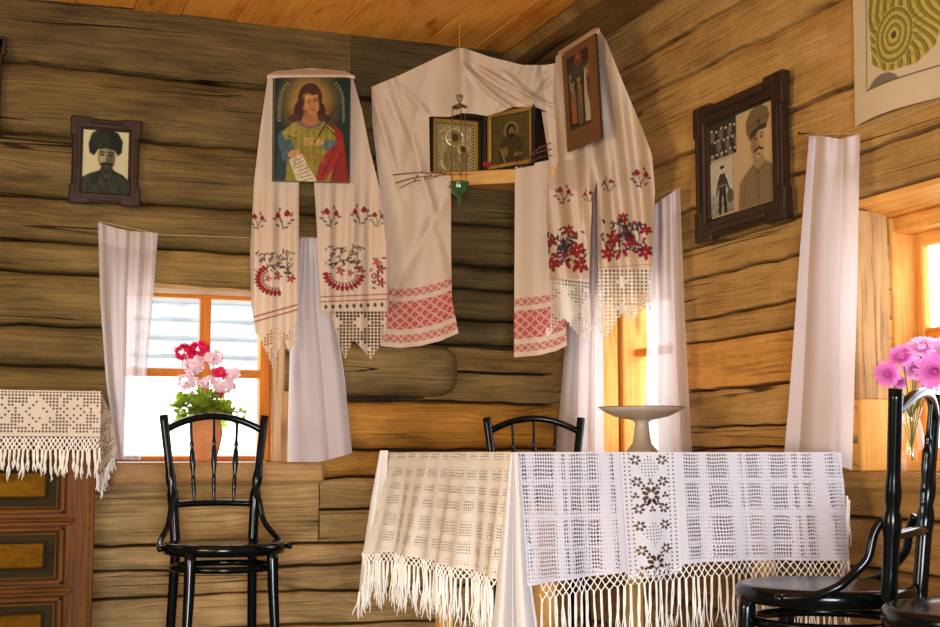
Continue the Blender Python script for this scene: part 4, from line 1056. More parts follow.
def localpic(root, name, x0, x1, z0, z1, y, paint, kw, kh, nu, nv, base, mat=None, label=None):
    u, v = np.meshgrid(np.linspace(0, 1, nu), np.linspace(0, 1, nv)); cv = Cv(u * kw, v * kh, base); paint(cv)
    b = MB(); b.grid(np.stack([x0 + u * (x1 - x0), 0 * u + y, z1 - v * (z1 - z0)], -1), None, cv.C)
    o = b.build(name, mat or M_PRINT, root)
    if label: o['label'] = label
    return o


def pic_hatman(cv):       # 51 x 71
    e = cv.ell; cv.put(np.clip(cv.Y / 71, 0, 1) * .4, (176, 168, 124))
    cv.poly([(0, 71), (0, 56), (10, 50), (20, 46), (33, 45), (44, 50), (51, 57), (51, 71)], (28, 34, 24), soft=1.5); cv.put(vnoise(cv.X * .35, cv.Y * .12, 7) * cv.pm([(0, 71), (0, 56), (10, 50), (44, 50), (51, 57), (51, 71)]) * .6, (70, 76, 56))
    cv.poly([(20, 44), (34, 44), (33, 52), (27, 56), (21, 52)], (66, 66, 44)); cv.line([(27, 52), (29, 71)], 1.2, (22, 26, 20)); cv.line([(20, 47), (26, 58)], 1.6, (24, 28, 20)); cv.line([(34, 46), (30, 58)], 1.6, (24, 28, 20))
    for k in range(4): cv.line([(10 + 2 * k, 58 + 3 * k), (16 + 2 * k, 71)], .8, (62, 66, 48), .6)
    e(26.5, 32, 9, 13, (132, 124, 84)); e(31, 33, 4, 10, (84, 80, 54), soft=4)
    cv.poly([(9, 28), (8, 18), (11, 7), (18, 2), (28, 1), (38, 5), (43, 14), (42, 26), (38, 30), (34, 24), (26, 22), (18, 24), (14, 31)], (22, 26, 18), soft=1.5); cv.put(cv.em(20, 14, 10, 12, soft=5) * vnoise(cv.X * 1.2, cv.Y * 1.2) * .4, (70, 74, 54))
    cv.put(cv.em(22, 34, 3, 4, soft=2), (168, 160, 116), .6); cv.put(cv.em(25, 30, 1.6, 5, soft=1.5), (170, 162, 118), .6)
    e(27, 44.5, 6, 6, (40, 40, 26), soft=2)
    for x in (22.5, 31): e(x, 29.5, 2.2, 1.1, (30, 30, 20)); cv.line([(x - 3, 26.5), (x + 3, 26.6)], 1.4, (36, 36, 24))
    cv.line([(27, 29), (26, 35), (28.5, 36)], 1.0, (70, 66, 44)); e(27, 39.5, 7, 2.4, (34, 34, 22)); e(27, 44, 4, 3.5, (50, 48, 32), soft=1.5); e(27, 41.4, 2.6, .8, (90, 70, 50))


tl = onback(70.5, 114.5, .05); br = onback(139.5, 206.5, .05); w1 = br[0] - tl[0]; h1 = tl[2] - br[2]
pf = empty('framed_portrait', ((tl[0] + br[0]) / 2, -.052, br[2])); tag(pf, 'small dark-framed portrait of a bearded man in a tall fur hat, left of the icons', 'picture')
notched_frame(pf, w1 - .012, h1 - .012, .034, .062, .006, .020, M_FRAME)
b = MB(); b.box((-w1 / 2 + .01, -.004, .01), (w1 / 2 - .01, 0, h1 - .01)); b.build('backing', M_CASE, pf)
localpic(pf, 'photograph', -w1 / 2 + .036, w1 / 2 - .036, .036, h1 - .038, -.0055, pic_hatman, 51, 71, 150, 200, (204, 196, 150))

# sliver of another frame at the left edge
tl = onback(-30, 40, .05); pf = empty('framed_picture', (tl[0] - .06, -.052, float(onback(2, 140, .05)[2]))); tag(pf, 'dark picture frame cut off at the far left edge of the view', 'picture')
xr = float(onback(3, 60, .05)[0]) - pf.location[0]; hh = float(onback(2, 40, .05)[2]) - pf.location[2]
b = MB()
for q in ((-.2, xr, 0, .035), (-.2, xr, hh - .035, hh), (xr - .035, xr - .004, 0, hh), (-.2, -.165, 0, hh), (xr - .05, xr + .008, hh - .06, hh + .006)): b.box((q[0], -.025, q[2]), (q[1], 0, q[3]), bev=.004)
b.build('frame', M_FRAME, pf); b = MB(); b.box((-.18, -.006, .02), (xr - .02, 0, hh - .02)); b.build('backing', M_CASE, pf)


def pic_capman(cv):       # 62 x 92 sepia enlargement
    e = cv.ell; cv.put(np.clip((cv.Y - 40) / 60, 0, 1) * .35, (150, 126, 84))
    cv.poly([(0, 92), (3, 68), (14, 60), (24, 55), (42, 54), (54, 60), (61, 70), (62, 92)], (122, 104, 70), soft=3); cv.line([(33, 58), (33, 92)], 1.0, (84, 68, 42)); cv.line([(24, 56), (32, 64), (42, 56)], 1.5, (92, 76, 48))
    for k in range(3): e(30, 68 + 8 * k, 1, 1, (80, 64, 40))
    cv.line([(14, 62), (8, 90)], 1.5, (100, 84, 54), .6); cv.line([(52, 62), (56, 90)], 1.5, (100, 84, 54), .6)
    cv.poly([(26, 46), (40, 46), (42, 56), (33, 61), (24, 56)], (150, 126, 84)); e(33, 36, 10.5, 15, (178, 150, 104)); e(27, 38, 5, 12, (134, 108, 70), soft=4)
    cv.poly([(15, 26), (14, 16), (22, 7), (36, 4), (48, 9), (51, 17), (47, 24), (36, 23), (26, 26), (20, 33)], (112, 92, 58), soft=1.5); cv.poly([(20, 34), (22, 26), (36, 22), (47, 23), (46, 27), (34, 27), (26, 31)], (64, 50, 30)); e(34, 19, 2, 2, (60, 46, 30)); cv.line([(18, 22), (34, 17), (49, 17)], 1, (80, 64, 40))
    for x in (29, 38): e(x, 33, 2.4, 1, (66, 50, 30)); cv.line([(x - 3, 30), (x + 3, 30)], 1, (80, 62, 38))
    cv.line([(34, 33), (33, 40), (36, 41)], 1, (110, 86, 54)); cv.line([(27, 44), (33.5, 42), (40, 44)], 2.2, (64, 48, 28)); e(34, 47.5, 3, 1, (120, 80, 56)); cv.line([(22.5, 34), (22, 40)], 2.4, (150, 122, 80))


def pic_group(cv):
    cv.put(vnoise(cv.X * .5, cv.Y * .5) * .7, (70, 64, 52))
    for j in range(3):
        for k in range(6):
            x = 4 + 6.0 * k + 3 * (j % 2); y = 10 + 13 * j; c = (54, 48, 40) if (k + j) % 2 else (130, 120, 98)
            cv.ell(x, y + 8, 3.2, 6, c, soft=2); cv.put(vnoise(cv.X * .9, cv.Y * .6, k) * cv.em(x, y + 8, 3, 6) * .6, (40, 36, 30)); cv.ell(x + hsh(k, j) * 2 - 1, y + hsh(j, k) * 3, 1.5, 2.0, (190, 178, 146)); cv.ell(x + hsh(k, j) * 2 - 1, y - 1.8 + hsh(j, k) * 3, 1.7, 1.0, (30, 28, 24))


def pic_standing(cv):
    cv.put(vnoise(cv.X * .35, cv.Y * .2, 4) * .8, (170, 160, 134)); cv.put(np.clip((cv.Y - 34) / 6, 0, 1) * vnoise(cv.X * .8, cv.Y * .8), (70, 62, 50))
    cv.ell(19, 26, 6.5, 13, (60, 54, 44)); cv.line([(16, 34), (15, 58)], 4.6, (44, 40, 34)); cv.line([(22, 34), (24, 58)], 4.6, (44, 40, 34)); cv.ell(19, 11, 3, 4, (190, 180, 150)); cv.ell(19, 7.5, 3.6, 2, (50, 44, 36)); cv.line([(13, 22), (10, 36)], 2.6, (60, 54, 44)); cv.line([(25, 22), (29, 34)], 2.6, (60, 54, 44)); cv.line([(14, 28), (24, 28)], 1, (150, 140, 110)); cv.ell(31, 42, 5, 8, (90, 82, 66))


yl = float(onright(698, 107, .04)[1]); yr = float(onright(788, 70, .04)[1]); zt = float(onright(697, 108, .04)[2]); zb_ = float(onright(700, 242, .04)[2])
w2 = yl - yr; h2 = zt - zb_
pf = empty('framed_portrait', (-.03, (yl + yr) / 2, zb_), -PI / 2); tag(pf, 'large dark frame holding three old photographs, one a man in a peaked cap', 'picture')
notched_frame(pf, w2 - .02, h2 - .02, .052, .088, .010, .030, M_FRAME)
b = MB(); b.box((-w2 / 2 + .02, -.006, .02), (w2 / 2 - .02, 0, h2 - .02)); b.build('backing', M_CASE, pf)
iw0, iw1, ih0, ih1 = -w2 / 2 + .056, w2 / 2 - .056, .056, h2 - .056
sp = iw0 + (iw1 - iw0) * .42
def plainpaint(cv): pass
localpic(pf, 'mount', iw0, iw1, ih0, ih1, -.008, plainpaint, 1, 1, 4, 4, (186, 160, 114))
localpic(pf, 'photograph', sp + .006, iw1 - .004, ih0 + .004, ih1 - .004, -.010, pic_capman, 62, 92, 130, 190, (188, 162, 116), label='sepia photograph of a man in a peaked cap')
localpic(pf, 'photograph', iw0 + .01, sp, ih0 + (ih1 - ih0) * .58, ih1 - .012, -.010, pic_group, 36, 44, 80, 100, (40, 36, 30), label='dark group photograph')
localpic(pf, 'photograph', iw0 + .01, sp - .02, ih0 + .01, ih0 + (ih1 - ih0) * .55, -.010, pic_standing, 36, 60, 80, 120, (196, 188, 164), label='photograph of a standing man in uniform')


# ---- paper print on the right wall : generic striped ornament
def pic_stripes(cv):       # px-like 120 x 180, lower left is seen
    X, Y = cv.X, cv.Y
    ol, lt, dk = (142, 128, 46), (190, 172, 84), (84, 74, 40)
    cv.line([(14, 0), (14, 160)], .9, (90, 80, 60)); cv.line([(14, 160), (120, 160)], .9, (90, 80, 60))
    body = np.maximum.reduce([cv.pm([(18, 0), (60, 0), (120, 0), (120, 118), (96, 128), (80, 132), (74, 146), (58, 154), (34, 153), (20, 144), (16, 110)])])
    cv.put(body, lt)
    th = np.arctan2(Y - 130, X - 40); r = np.hypot(X - 40, (Y - 130) * .9)
    st = ((r / 4.6 + .03 * np.sin(th * 5)) % 1 < .42) & (r < 17); cv.put(body * st, ol); cv.put(body * ((np.abs(((r / 4.6 + .03 * np.sin(th * 5)) % 1) - .44) < .07) & (r < 17)), dk, .8)
    s2 = (((X * .5 - Y * .25 + 3 * np.sin(Y * .12)) / 3.6) % 1 < .45) & (r >= 17); cv.put(body * s2, ol); cv.put(body * ((np.abs((((X * .5 - Y * .25 + 3 * np.sin(Y * .12)) / 3.6) % 1) - .47) < .07) & (r >= 17)), dk, .8)
    s3 = ((th * 5.1) % 1 < .25) & (r > 8) & (r < 27); cv.put(body * s3, dk, .35)
    cv.ell(40, 130, 2.5, 2.5, dk)
    for x in (82, 106): cv.poly([(x, 112), (x + 12, 112), (x + 10, 146), (x + 2, 146)], ol); [cv.line([(x, 118 + 7 * k), (x + 12, 116 + 7 * k)], 1.2, dk, .8) for k in range(4)]
    cv.ell(30, 166, 16, 13, (120, 110, 92)); cv.put((Y > 160) * 1.0, (206, 188, 150)); cv.line([(14, 160), (120, 160)], .9, (90, 80, 60))
    cv.ell(20, 60, 6, 30, (110, 112, 76), 20, a=.7)


z0p = float(onright(856, 127, .03)[2]); y0p = float(onright(856, 100, .03)[1])
pr = empty('paper_print', (-.030, y0p, z0p)); tag(pr, 'old paper print with olive striped ornament, hung above the right-hand window', 'poster')
u, v = np.meshgrid(np.linspace(0, 1, 240), np.linspace(0, 1, 330)); cv = Cv(u * 120, v * 180, (206, 188, 150)); pic_stripes(cv)
P = np.stack([-.004 * np.sin(u * 7) * v - .012 * v ** 3 * np.sin(u * 4 + .6), -u * .50, (1 - v) * .70 + .004 * np.sin(u * 5) * v], -1)
b = MB(); b.grid(P, None, cv.C); b.build('sheet', M_PRINT, pr, thick=.0006, smooth=True)


# ================================================================== DRESSER
XR = float(onback(94, 560, .45)[0]); ZT = float(onback(60, 390, .45)[2]) - .004
ds = empty('dresser', (XR - .45, -.23, 0)); tag(ds, 'carved dark wooden dresser with panelled drawers at the left edge', 'dresser')
def dl(b, x0, x1, y0, y1, z0, z1, **k): b.box((x0 + .45, y0 + .23, z0), (x1 + .45, y1 + .23, z1), **k)   # x relative to the right edge, y world
b = MB(); dl(b, -.9, -.004, -.435, -.055, .05, ZT - .03, bev=.003); dl(b, -.9, 0, -.44, -.055, .0, .07, bev=.006); b.build('carcass', M_RED, ds)
b = MB(); dl(b, -.915, .004, -.452, -.052, ZT - .03, ZT - .002, bev=.008); b.build('top', M_RED, ds)
zz = lambda y, o=.45: float(onback(60, y, o)[2])
for s_, (xa, xb) in enumerate(((-.088, -.002), (-.898, -.812))):
    b = MB(); dl(b, xa, xb, -.452, -.43, .06, ZT - .03, bev=.004)
    st = b.build('corner_post', M_RED, ds)
    b = MB()
    for k in range(95):
        z = .08 + k * (ZT - .13) / 95; b.box((xb - .020 + .45, -.4545 + .23 - .002, z), (xb - .012 + .45, -.45 + .23, z + .0055), bev=.002)
    b.build('beading', M_GOLD, st)
rails = [zz(517), zz(587), zz(447)]
for k, zr in enumerate(rails + [zz(587) - (zz(517) - zz(587))]):
    b = MB(); dl(b, -.82, -.062 if True else 0, -.466, -.43, zr - .016, zr - .002, bev=.006); dl(b, -.82, -.07, -.458, -.43, zr - .026, zr - .014, bev=.004); b.build('rail_moulding', M_RED, ds)
tops = sorted(rails + [zz(587) - (zz(517) - zz(587))], reverse=True)
for zt_ in tops:
    za = zt_ - .030; zc_ = za - (zz(517) - zz(587)) + .038
    if zc_ < .08: zc_ = .09
    b = MB(); dl(b, -.81, -.09, -.444, -.43, zc_, za); dr = b.build('drawer', M_OLIVE, ds)
    b = MB()
    for (x0, x1, z0, z1) in ((-.81, -.09, za - .014, za), (-.81, -.09, zc_, zc_ + .014), (-.81, -.794, zc_, za), (-.106, -.09, zc_, za)): dl(b, x0, x1, -.456, -.442, z0, z1, bev=.005)
    for (x0, x1, z0, z1) in ((-.79, -.112, za - .024, za - .018), (-.79, -.112, zc_ + .018, zc_ + .024), (-.79, -.784, zc_ + .02, za - .02), (-.118, -.112, zc_ + .02, za - .02)): dl(b, x0, x1, -.449, -.442, z0, z1, bev=.002)
    b.build('drawer_frame', M_RED, dr)
    zm0 = zc_ + (za - zc_) * .30; zm1 = zc_ + (za - zc_) * .72
    b = MB(); dl(b, -.76, -.150, -.452, -.442, zm0, zm1, bev=.004); pn = b.build('raised_panel', M_GOLD, dr)
    b = MB()
    for (x0, x1, z0, z1) in ((-.765, -.145, zm1, zm1 + .006), (-.765, -.145, zm0 - .006, zm0), (-.151, -.145, zm0, zm1), (-.765, -.759, zm0, zm1)): dl(b, x0, x1, -.454, -.442, z0, z1, bev=.002)
    b.build('panel_moulding', M_OLIVE, dr)
    b = MB(); b.tube([(0 - .0, -.452 + .23, (zm0 + zm1) / 2), (0, -.475 + .23, (zm0 + zm1) / 2)], [.007, .012], n=12); b.build('knob', M_METAL, dr, smooth=True)

# dresser cloth
def fringe(b, nodes, rows, dz, ln, r=.0013, strands=3, seed=1, out=(0, 0, 0), wob=.004, down=(0, 0, -1), nod=0.0, lnv=.25):
    """knotted diamond net below a hem (nodes: points along it) ending in tassels"""
    rr = random.Random(seed); down = np.array(down, float); nodes = [np.array(p, float) for p in nodes]; cur = nodes
    for q in range(rows):
        nxt = [(cur[i] + cur[i + 1]) / 2 + down * dz + np.array([rr.gauss(0, .0012), 0, rr.gauss(0, .0012)]) for i in range(len(cur) - 1)]
        for i, p in enumerate(nxt):
            for e_ in (cur[i], cur[i + 1]): b.tube([e_, (e_ + p) / 2 + down * dz * .12, p], r * 1.05, n=4, cap=False)
            b.tube([p - down * .003, p + down * .003], r * 2.0, n=5)
        if q % 2 == 1: nxt = [nxt[0] - (nxt[1] - nxt[0])] + nxt + [nxt[-1] + (nxt[-1] - nxt[-2])] if len(nxt) > 1 else nxt
        cur = nxt
    for p in cur:
        L_ = ln * (1 + rr.uniform(-lnv, lnv)); ox, oy = rr.gauss(0, .004), rr.gauss(0, .003)
        for s_ in range(strands):
            a = rr.uniform(0, 6.28); q = []; sx, sy = rr.gauss(0, wob), rr.gauss(0, wob)
            for k in range(9):
                t = k / 8; q.append(p + down * L_ * t * (1 - .06 * s_) + np.array([ox * t + sx * t * t + .0028 * math.sin(a + t * 9) * t + math.cos(a) * .0016, oy * t + sy * t * t + math.sin(a) * .0016, 0]) + np.array(out) * t)
            b.tube(q, [r * 1.25] * 5 + [r * 1.1, r, r * .8, r * .5], n=4, cap=False)


dc = empty('crochet_runner', (XR - .45, -.23, ZT)); tag(dc, 'cream crocheted runner with tasselled edge covering the dresser top', 'runner')
DLc = np.array(dc.location)
XL = XR - .92
b = MB(); b.box((XL - XR + .45, -.225, -.002), (.452, .178, .0015)); b.build('top_cloth', M_YARN, dc)
nu, nv = 560, 90; u, v = np.meshgrid(np.linspace(0, 1, nu), np.linspace(0, 1, nv))
hz = ZT - zz(437); wx = XR - XL + .006
yy = -.458 - .004 * np.sin(u * 40) * v - .012 * v
P = np.stack([XL + u * wx, yy, ZT + .0015 - v * hz], -1)
cv = Cv(u * wx * 1000, v * hz * 1000, (240, 228, 206))
cell = hz * 1000 / 14
def fil(i, j):
    a = np.mod(i, 22); c = j
    m1 = (abs(a - 6) + abs(c - 6)) ; m2 = (abs(a - 17) + abs(c - 6))
    return ((((m1 < 6) & (m1 % 3 != 0)) | ((m2 < 5) & (m2 % 2 == 0)) | (hsh(np.mod(i, 22), j, 3) > .80)) & (c > 0) | (c > 12)).astype(float)
I = np.floor(cv.X / cell); J = np.floor(cv.Y / cell); dx = cv.X / cell - I - .5; dy = cv.Y / cell - J - .5
cv.hole(np.clip((.34 - np.sqrt(dx ** 2 + dy ** 2)) * 5 + .5, 0, 1) * (1 - fil(I, J)))
b = MB(); b.grid(P - DLc, None, cv.C); b.build('front_lace', M_LACE, dc, smooth=True)
nn = 70; b = MB(); fringe(b, [np.array([XL + k * wx / nn, -.470, ZT - hz]) - DLc for k in range(nn + 1)], 4, .0105, .075, r=.0019, strands=5, seed=3, wob=.003); b.build('fringe', M_YARN, dc)
# right-hand drop, flaring at the corner
nu, nv = 90, 160; u, v = np.meshgrid(np.linspace(0, 1, nu), np.linspace(0, 1, nv))
xL = np.interp(v, [0, .1, .5, 1], [93, 92, 93, 96]); xR_ = np.interp(v, [0, .06, .35, .8, 1], [94, 102, 112, 117.5, 113]); xx = xL + (xR_ - xL) * u; yv = 390 + v * np.interp(u, [0, .25, .5, 1], [95, 103, 92, 76])
P = onback(xx, yv, .455 + .02 * np.sin(u * 7) * v - .12 * u); cv = Cv(u * 60, v * 260, (230, 212, 184)); lacecells(cv, 3, 6.3, 8.4, 1.7, lambda i, j: (hsh(i, j, 5) > .55).astype(float) * (j < 20) + (j >= 22))
cv.hole(((v > .80) & (np.sin(u * 42) > .2)) * 1.0)
b = MB(); b.grid(P - DLc, None, cv.C); b.build('side_lace', M_LACE, dc, smooth=True)
b = MB()
for k in range(13):
    u0 = k / 12; x = 96 + 17 * u0; yb_ = 390 + .86 * np.interp(u0, [0, .25, .5, 1], [95, 103, 92, 76]); p = onback(x, yb_, .455 - .12 * u0) - DLc; fringe(b, [p, p + np.array([.004, 0, 0])], 1, .004, .05, r=.0016, strands=4, seed=20 + k)
b.build('fringe', M_YARN, dc)


# ================================================================== CHAIRS
def turned(b, p, q, base, beads, n=14):
    p = np.array(p, float); q = np.array(q, float); ts = np.linspace(0, 1, 41); r = np.full(41, base)
    for (c, w, a) in beads: r += a * np.exp(-((ts - c) / w) ** 2)
    b.tube(p + (q - p) * ts[:, None], r, n=n)


def arcpts(p, q, rise, n=17, ax=(0, 0, 1), bow=0.0):
    t = np.linspace(0, 1, n)[:, None]; p = np.array(p, float); q = np.array(q, float)
    return p + (q - p) * t + np.array(ax) * rise * 4 * t * (1 - t) + np.array([0, 1, 0]) * bow * 4 * t * (1 - t)


def make_chair(label, group, cap=1.0):
    e = empty('bentwood_chair'); tag(e, label, 'chair', group); SH = .482
    # seat : round with a rolled rim, slightly dished
    b = MB(); n = 48; prof = [(.001, -.004), (.10, -.0035), (.152, -.001), (.170, .003), (.184, .002), (.190, -.006), (.191, -.018), (.185, -.032), (.162, -.036), (.001, -.034)]
    b.lathe(prof, (0, 0, SH), n=n, sx=1.0, sy=.98); b.build('seat', M_BLACK, e, smooth=True)
    post = lambda z, s_: np.array([s_ * np.interp(z, [0, .45, .62, .885], [.138, .124, .134, .167]), np.interp(z, [0, .45, .885], [.205, .165, .205]), z])
    for s_ in (-1, 1):
        zs_ = np.linspace(0, .885, 46); P = np.array([post(z, s_) for z in zs_]); r = np.interp(zs_, [0, .2, .46, .60, .66, .72, .885], [.0125, .0155, .0165, .0165, .0150, .0135, .0145])
        r = r + .0035 * np.exp(-((zs_ - .62) / .018) ** 2) + .003 * np.exp(-((zs_ - .68) / .02) ** 2) - .002 * np.exp(-((zs_ - .65) / .008) ** 2)
        b = MB(); b.tube(P, r, n=16); b.build('rear_post', M_BLACK, e, smooth=True)
    for s_ in (-1, 1):
        P = np.array([[s_ * .125, -.125, SH - .02], [s_ * .128, -.132, .34], [s_ * .135, -.142, .2], [s_ * .15, -.165, .0]]); ts = np.linspace(0, 1, 20)
        Q = np.stack([np.interp(ts, [0, .26, .57, 1], P[:, k]) for k in range(3)], 1); r = np.interp(ts, [0, .06, .3, 1], [.0165, .0185, .0165, .0110])
        b = MB(); b.tube(Q, r, n=16); b.build('front_leg', M_BLACK, e, smooth=True)
    # top rail
    a_, c_ = post(.835, -1), post(.835, 1); b = MB(); b.tube(arcpts(a_, c_, .048, 25, bow=.018), .0115, n=12); b.build('top_rail', M_BLACK, e, smooth=True)
    a2, c2 = post(.595, -1), post(.595, 1); b = MB(); b.tube(arcpts(a2, c2, .004, 13, bow=.012), .0105, n=12); b.build('cross_rail', M_BLACK, e, smooth=True)
    T = arcpts(a_, c_, .048, 101, bow=.018); B2 = arcpts(a2, c2, .004, 101, bow=.012)
    for tq in (.26, .5, .74):
        b = MB(); turned(b, B2[int(tq * 100)] , T[int(tq * 100)] , .0048, [(.5, .13, .0050), (.22, .02, .0035), (.28, .02, .0035), (.70, .02, .0028), (.15, .05, .0018), (.60, .03, .0015)]); b.build('spindle', M_BLACK, e, smooth=True)
    # bent side braces from post to seat rim, ending in a small knob
    for s_ in (-1, 1):
        K = np.array([post(.625, s_) + [0, -.022, 0], post(.60, s_) + [s_ * .010, -.034, 0], post(.55, s_) + [s_ * .020, -.038, 0], [s_ * .158, .115, .527], [s_ * .182, .085, .494], [s_ * .196, .03, .472], [s_ * .197, -.03, .469]])
        ts = np.linspace(0, 6, 40); Q = np.stack([np.interp(ts, range(7), K[:, k]) for k in range(3)], 1)
        for _ in range(6): Q[1:-1] = (Q[:-2] + Q[1:-1] * 2 + Q[2:]) / 4
        b = MB(); b.tube(Q, [.0095] * 39 + [.006], n=12); br_ = b.build('side_brace', M_BLACK, e, smooth=True)
        b = MB(); b.lathe([(.001, -.010), (.008, -.007), (.010, 0), (.008, .007), (.001, .010)], (s_ * .202, -.030, .469), n=12); b.build('brace_knob', M_BLACK, br_, smooth=True)
    # stretcher hoop
    a_ = np.linspace(0, 2 * PI, 49); b = MB(); Q = np.stack([.158 * np.cos(a_), .005 + .158 * np.sin(a_), np.full(49, .408)], 1); b.tube(Q, .0105, n=10, cap=False); b.build('stretcher_hoop', M_BLACK, e, smooth=True)
    return e


def R2D(xc, zc_): q = CAM[:2] + xc * RT + zc_ * FW; return (float(q[0]), float(q[1]))


c1 = make_chair('black bentwood chair with turned spindles under the left window', 'black bentwood chairs'); c1.location = (-1.405, -.56, 0)
x, y = R2D(.20, 4.35)
c2 = dup(c1, (-.365, -.66, 0), math.radians(-18)); c2['label'] = 'black bentwood chair mostly hidden behind the draped table'
fa = math.atan2(*(( -.85 * RT + .53 * FW)[::-1])); x, y = R2D(.752, 2.90)
c3 = dup(c1, (x, y, 0), fa + PI / 2); [bpy.data.objects.remove(q) for q in [q for q in c3.children if q.name.startswith('spindle')][1:]]; c3['label'] = 'black bentwood chair pulled up to the table front, its back at the right edge'
x, y = R2D(.925, 2.44)
c4 = dup(c1, (x, y, 0), math.atan2(*((-RT * .97 + .05 * FW)[::-1])) + PI / 2); c4['label'] = 'nearest black chair, only its seat edge showing in the lower right corner'


# ================================================================== TABLE
TX0, TX1, TY0, TY1, TZ = -1.014, -.122, -1.97, -.985, .762
tb = empty('table', ((TX0 + TX1) / 2, (TY0 + TY1) / 2, 0)); tag(tb, 'square wooden table hidden under a fringed white cloth', 'table'); tl_ = np.array(tb.location)
b = MB(); b.box(np.array((TX0 + .01, TY0 + .01, TZ - .03)) - tl_, np.array((TX1 - .01, TY1 - .01, TZ - .004)) - tl_, bev=.004); b.build('tabletop', M_TABLE, tb)
b = MB()
for (x0, x1, y0, y1) in ((TX0 + .10, TX1 - .10, TY0 + .11, TY0 + .13), (TX0 + .10, TX1 - .10, TY1 - .13, TY1 - .11), (TX0 + .11, TX0 + .13, TY0 + .1, TY1 - .1), (TX1 - .13, TX1 - .11, TY0 + .1, TY1 - .1)):
    b.box(np.array((x0, y0, TZ - .12)) - tl_, np.array((x1, y1, TZ - .03)) - tl_, bev=.003)
b.build('apron', M_TABLE, tb)
for x in (TX0 + .14, TX1 - .14):
    for y in (TY0 + .14, TY1 - .14):
        b = MB(); b.box(np.array((x - .022, y - .022, 0)) - tl_, np.array((x + .022, y + .022, TZ - .03)) - tl_, bev=.005); b.build('leg', M_SHELF, tb)

tc = empty('tablecloth', (TX0, TY0, TZ)); tag(tc, 'white openwork tablecloth with long knotted fringe and a crochet strip', 'tablecloth'); o0 = np.array(tc.location)
b = MB(); b.box((-.004, -.004, -.0035), (TX1 - TX0 + .004, TY1 - TY0 + .004, -.0005), bev=.001); b.build('top_cloth', M_LINEN, tc)
W_ = TX1 - TX0; Dp_ = TY1 - TY0
def dfront(s_, t): return np.stack([s_ , -.006 - .10 * t - .010 * np.sin(s_ * 24 + .6) * t / .28 - .006 * np.sin(s_ * 61) * t / .28, -t - .004 * np.sin(s_ * 9)*t/.28], -1)
def dleft(s_, t): return np.stack([-.006 - (.09 + .15 * s_ / Dp_) * t - .012 * np.sin(s_ * 22 + 1) * t / .28 - .006 * np.sin(s_ * 57) * t / .28, s_, -t], -1)
def drop(name, fn, s0, s1, hem, bands_, mat, nu=160, nv=40, hb=()):
    u, v = np.meshgrid(np.linspace(0, 1, nu), np.linspace(0, 1, nv)); s_ = s0 + (s1 - s0) * u; t = hem(s_) * v
    sol = np.zeros_like(s_)
    for (c, w, a) in bands_: sol = np.maximum(sol, a * np.exp(-((s_ - c) / w) ** 4))
    for (c, w, a) in hb: sol = np.maximum(sol, a * np.exp(-((t - c) / w) ** 4))
    sol = np.maximum(sol, np.exp(-((hem(s_) - t) / .007) ** 4))
    P = fn(s_, t); b = MB(); b.grid(P, np.stack([s_, t, sol], -1)); return b.build(name, mat, tc, smooth=True)
hemF = lambda s_: np.interp(s_, [0, .05, .30, .55, .85, W_], [.300, .292, .270, .262, .262, .265])
sA = .268; sB = .418
rr = random.Random(8)
bandF = [(c, w, a) for (c, w, a) in ((.035, .010, .4), (.105, .010, .5), (.130, .006, .45), (.175, .008, .35), (.225, .016, .6), (.262, .010, 1), (.427, .010, 1), (.49, .014, .5), (.575, .018, .6), (.605, .006, .45), (.665, .015, .5), (.735, .008, .45), (.765, .008, .45), (.820, .022, .65), (.9, .014, .5))]
drop('front_drop', dfront, .012, sA, hemF, bandF, M_NET, hb=((.07, .004, .5), (.145, .006, .5), (.215, .004, .4)))
drop('front_drop', dfront, sB, W_, hemF, bandF, M_NET, hb=((.07, .004, .5), (.145, .006, .5), (.215, .004, .4)))
hemL = lambda s_: np.interp(s_, [0, .3, .7, Dp_], [.285, .278, .272, .29])
bandL = [(c, .010 + .005 * (k % 2), .45) for k, c in enumerate((.03, .12, .20, .27, .40, .47, .56, .66, .75, .86, .93))]
drop('side_drop', dleft, 0, Dp_, hemL, bandL, M_NETW, hb=((.03, .012, .55), (.075, .008, .8), (.11, .005, .6), (.155, .01, .6), (.21, .006, .6), (.255, .008, .7)))
# crochet strip
u, v = np.meshgrid(np.linspace(0, 1, 150), np.linspace(0, 1, 300)); s_ = sA + (sB - sA) * u; t = (hemF(s_) + .02) * v
P = dfront(s_, t) + np.array([0, -.001, 0]); cv = Cv(u * 53, v * 125, (236, 234, 236))
for x in (3.5, 8, 45, 49.5):
    m = np.clip(1.15 - np.hypot(cv.X - x, (cv.Y % 4.2) - 2.1), 0, 1); cv.hole(m * 1.5)
def fan(cx, cy, r0, r1, n, a0=0, w=2.0):
    for k in range(n):
        a = 2 * PI * k / n + a0; cv.hole(cv.em(cx + (r0 + r1) / 2 * math.cos(a), cy + (r0 + r1) / 2 * math.sin(a), (r1 - r0) / 2, w, math.degrees(a)))
for cy in (44, 112): 
    fan(26.5, cy, 3, 9.5, 8, .39, 1.9)
for (cx, cy) in ((14, 8), (39, 8), (14, 30), (39, 30), (14, 57), (39, 57), (14, 74), (39, 74), (14, 98), (39, 98), (14, 118), (39, 118)): fan(cx, cy, 1.6, 5.4, 6, .2, 1.3)
for (cx, cy) in ((20, 36), (33, 36), (20, 52), (33, 52), (26.5, 58), (26.5, 31), (12, 44), (41, 44), (20, 104), (33, 104)): fan(cx, cy, .4, 3.6, 3, .5, 1.2)
for cy in (16, 82):
    d = abs(cv.X - 26.5) + abs(cv.Y - cy) * .8; m = (d < 11) * np.clip(1.0 - np.hypot((cv.X % 3) - 1.5, (cv.Y % 3.2) - 1.6), 0, 1) * 1.6; cv.hole(m)
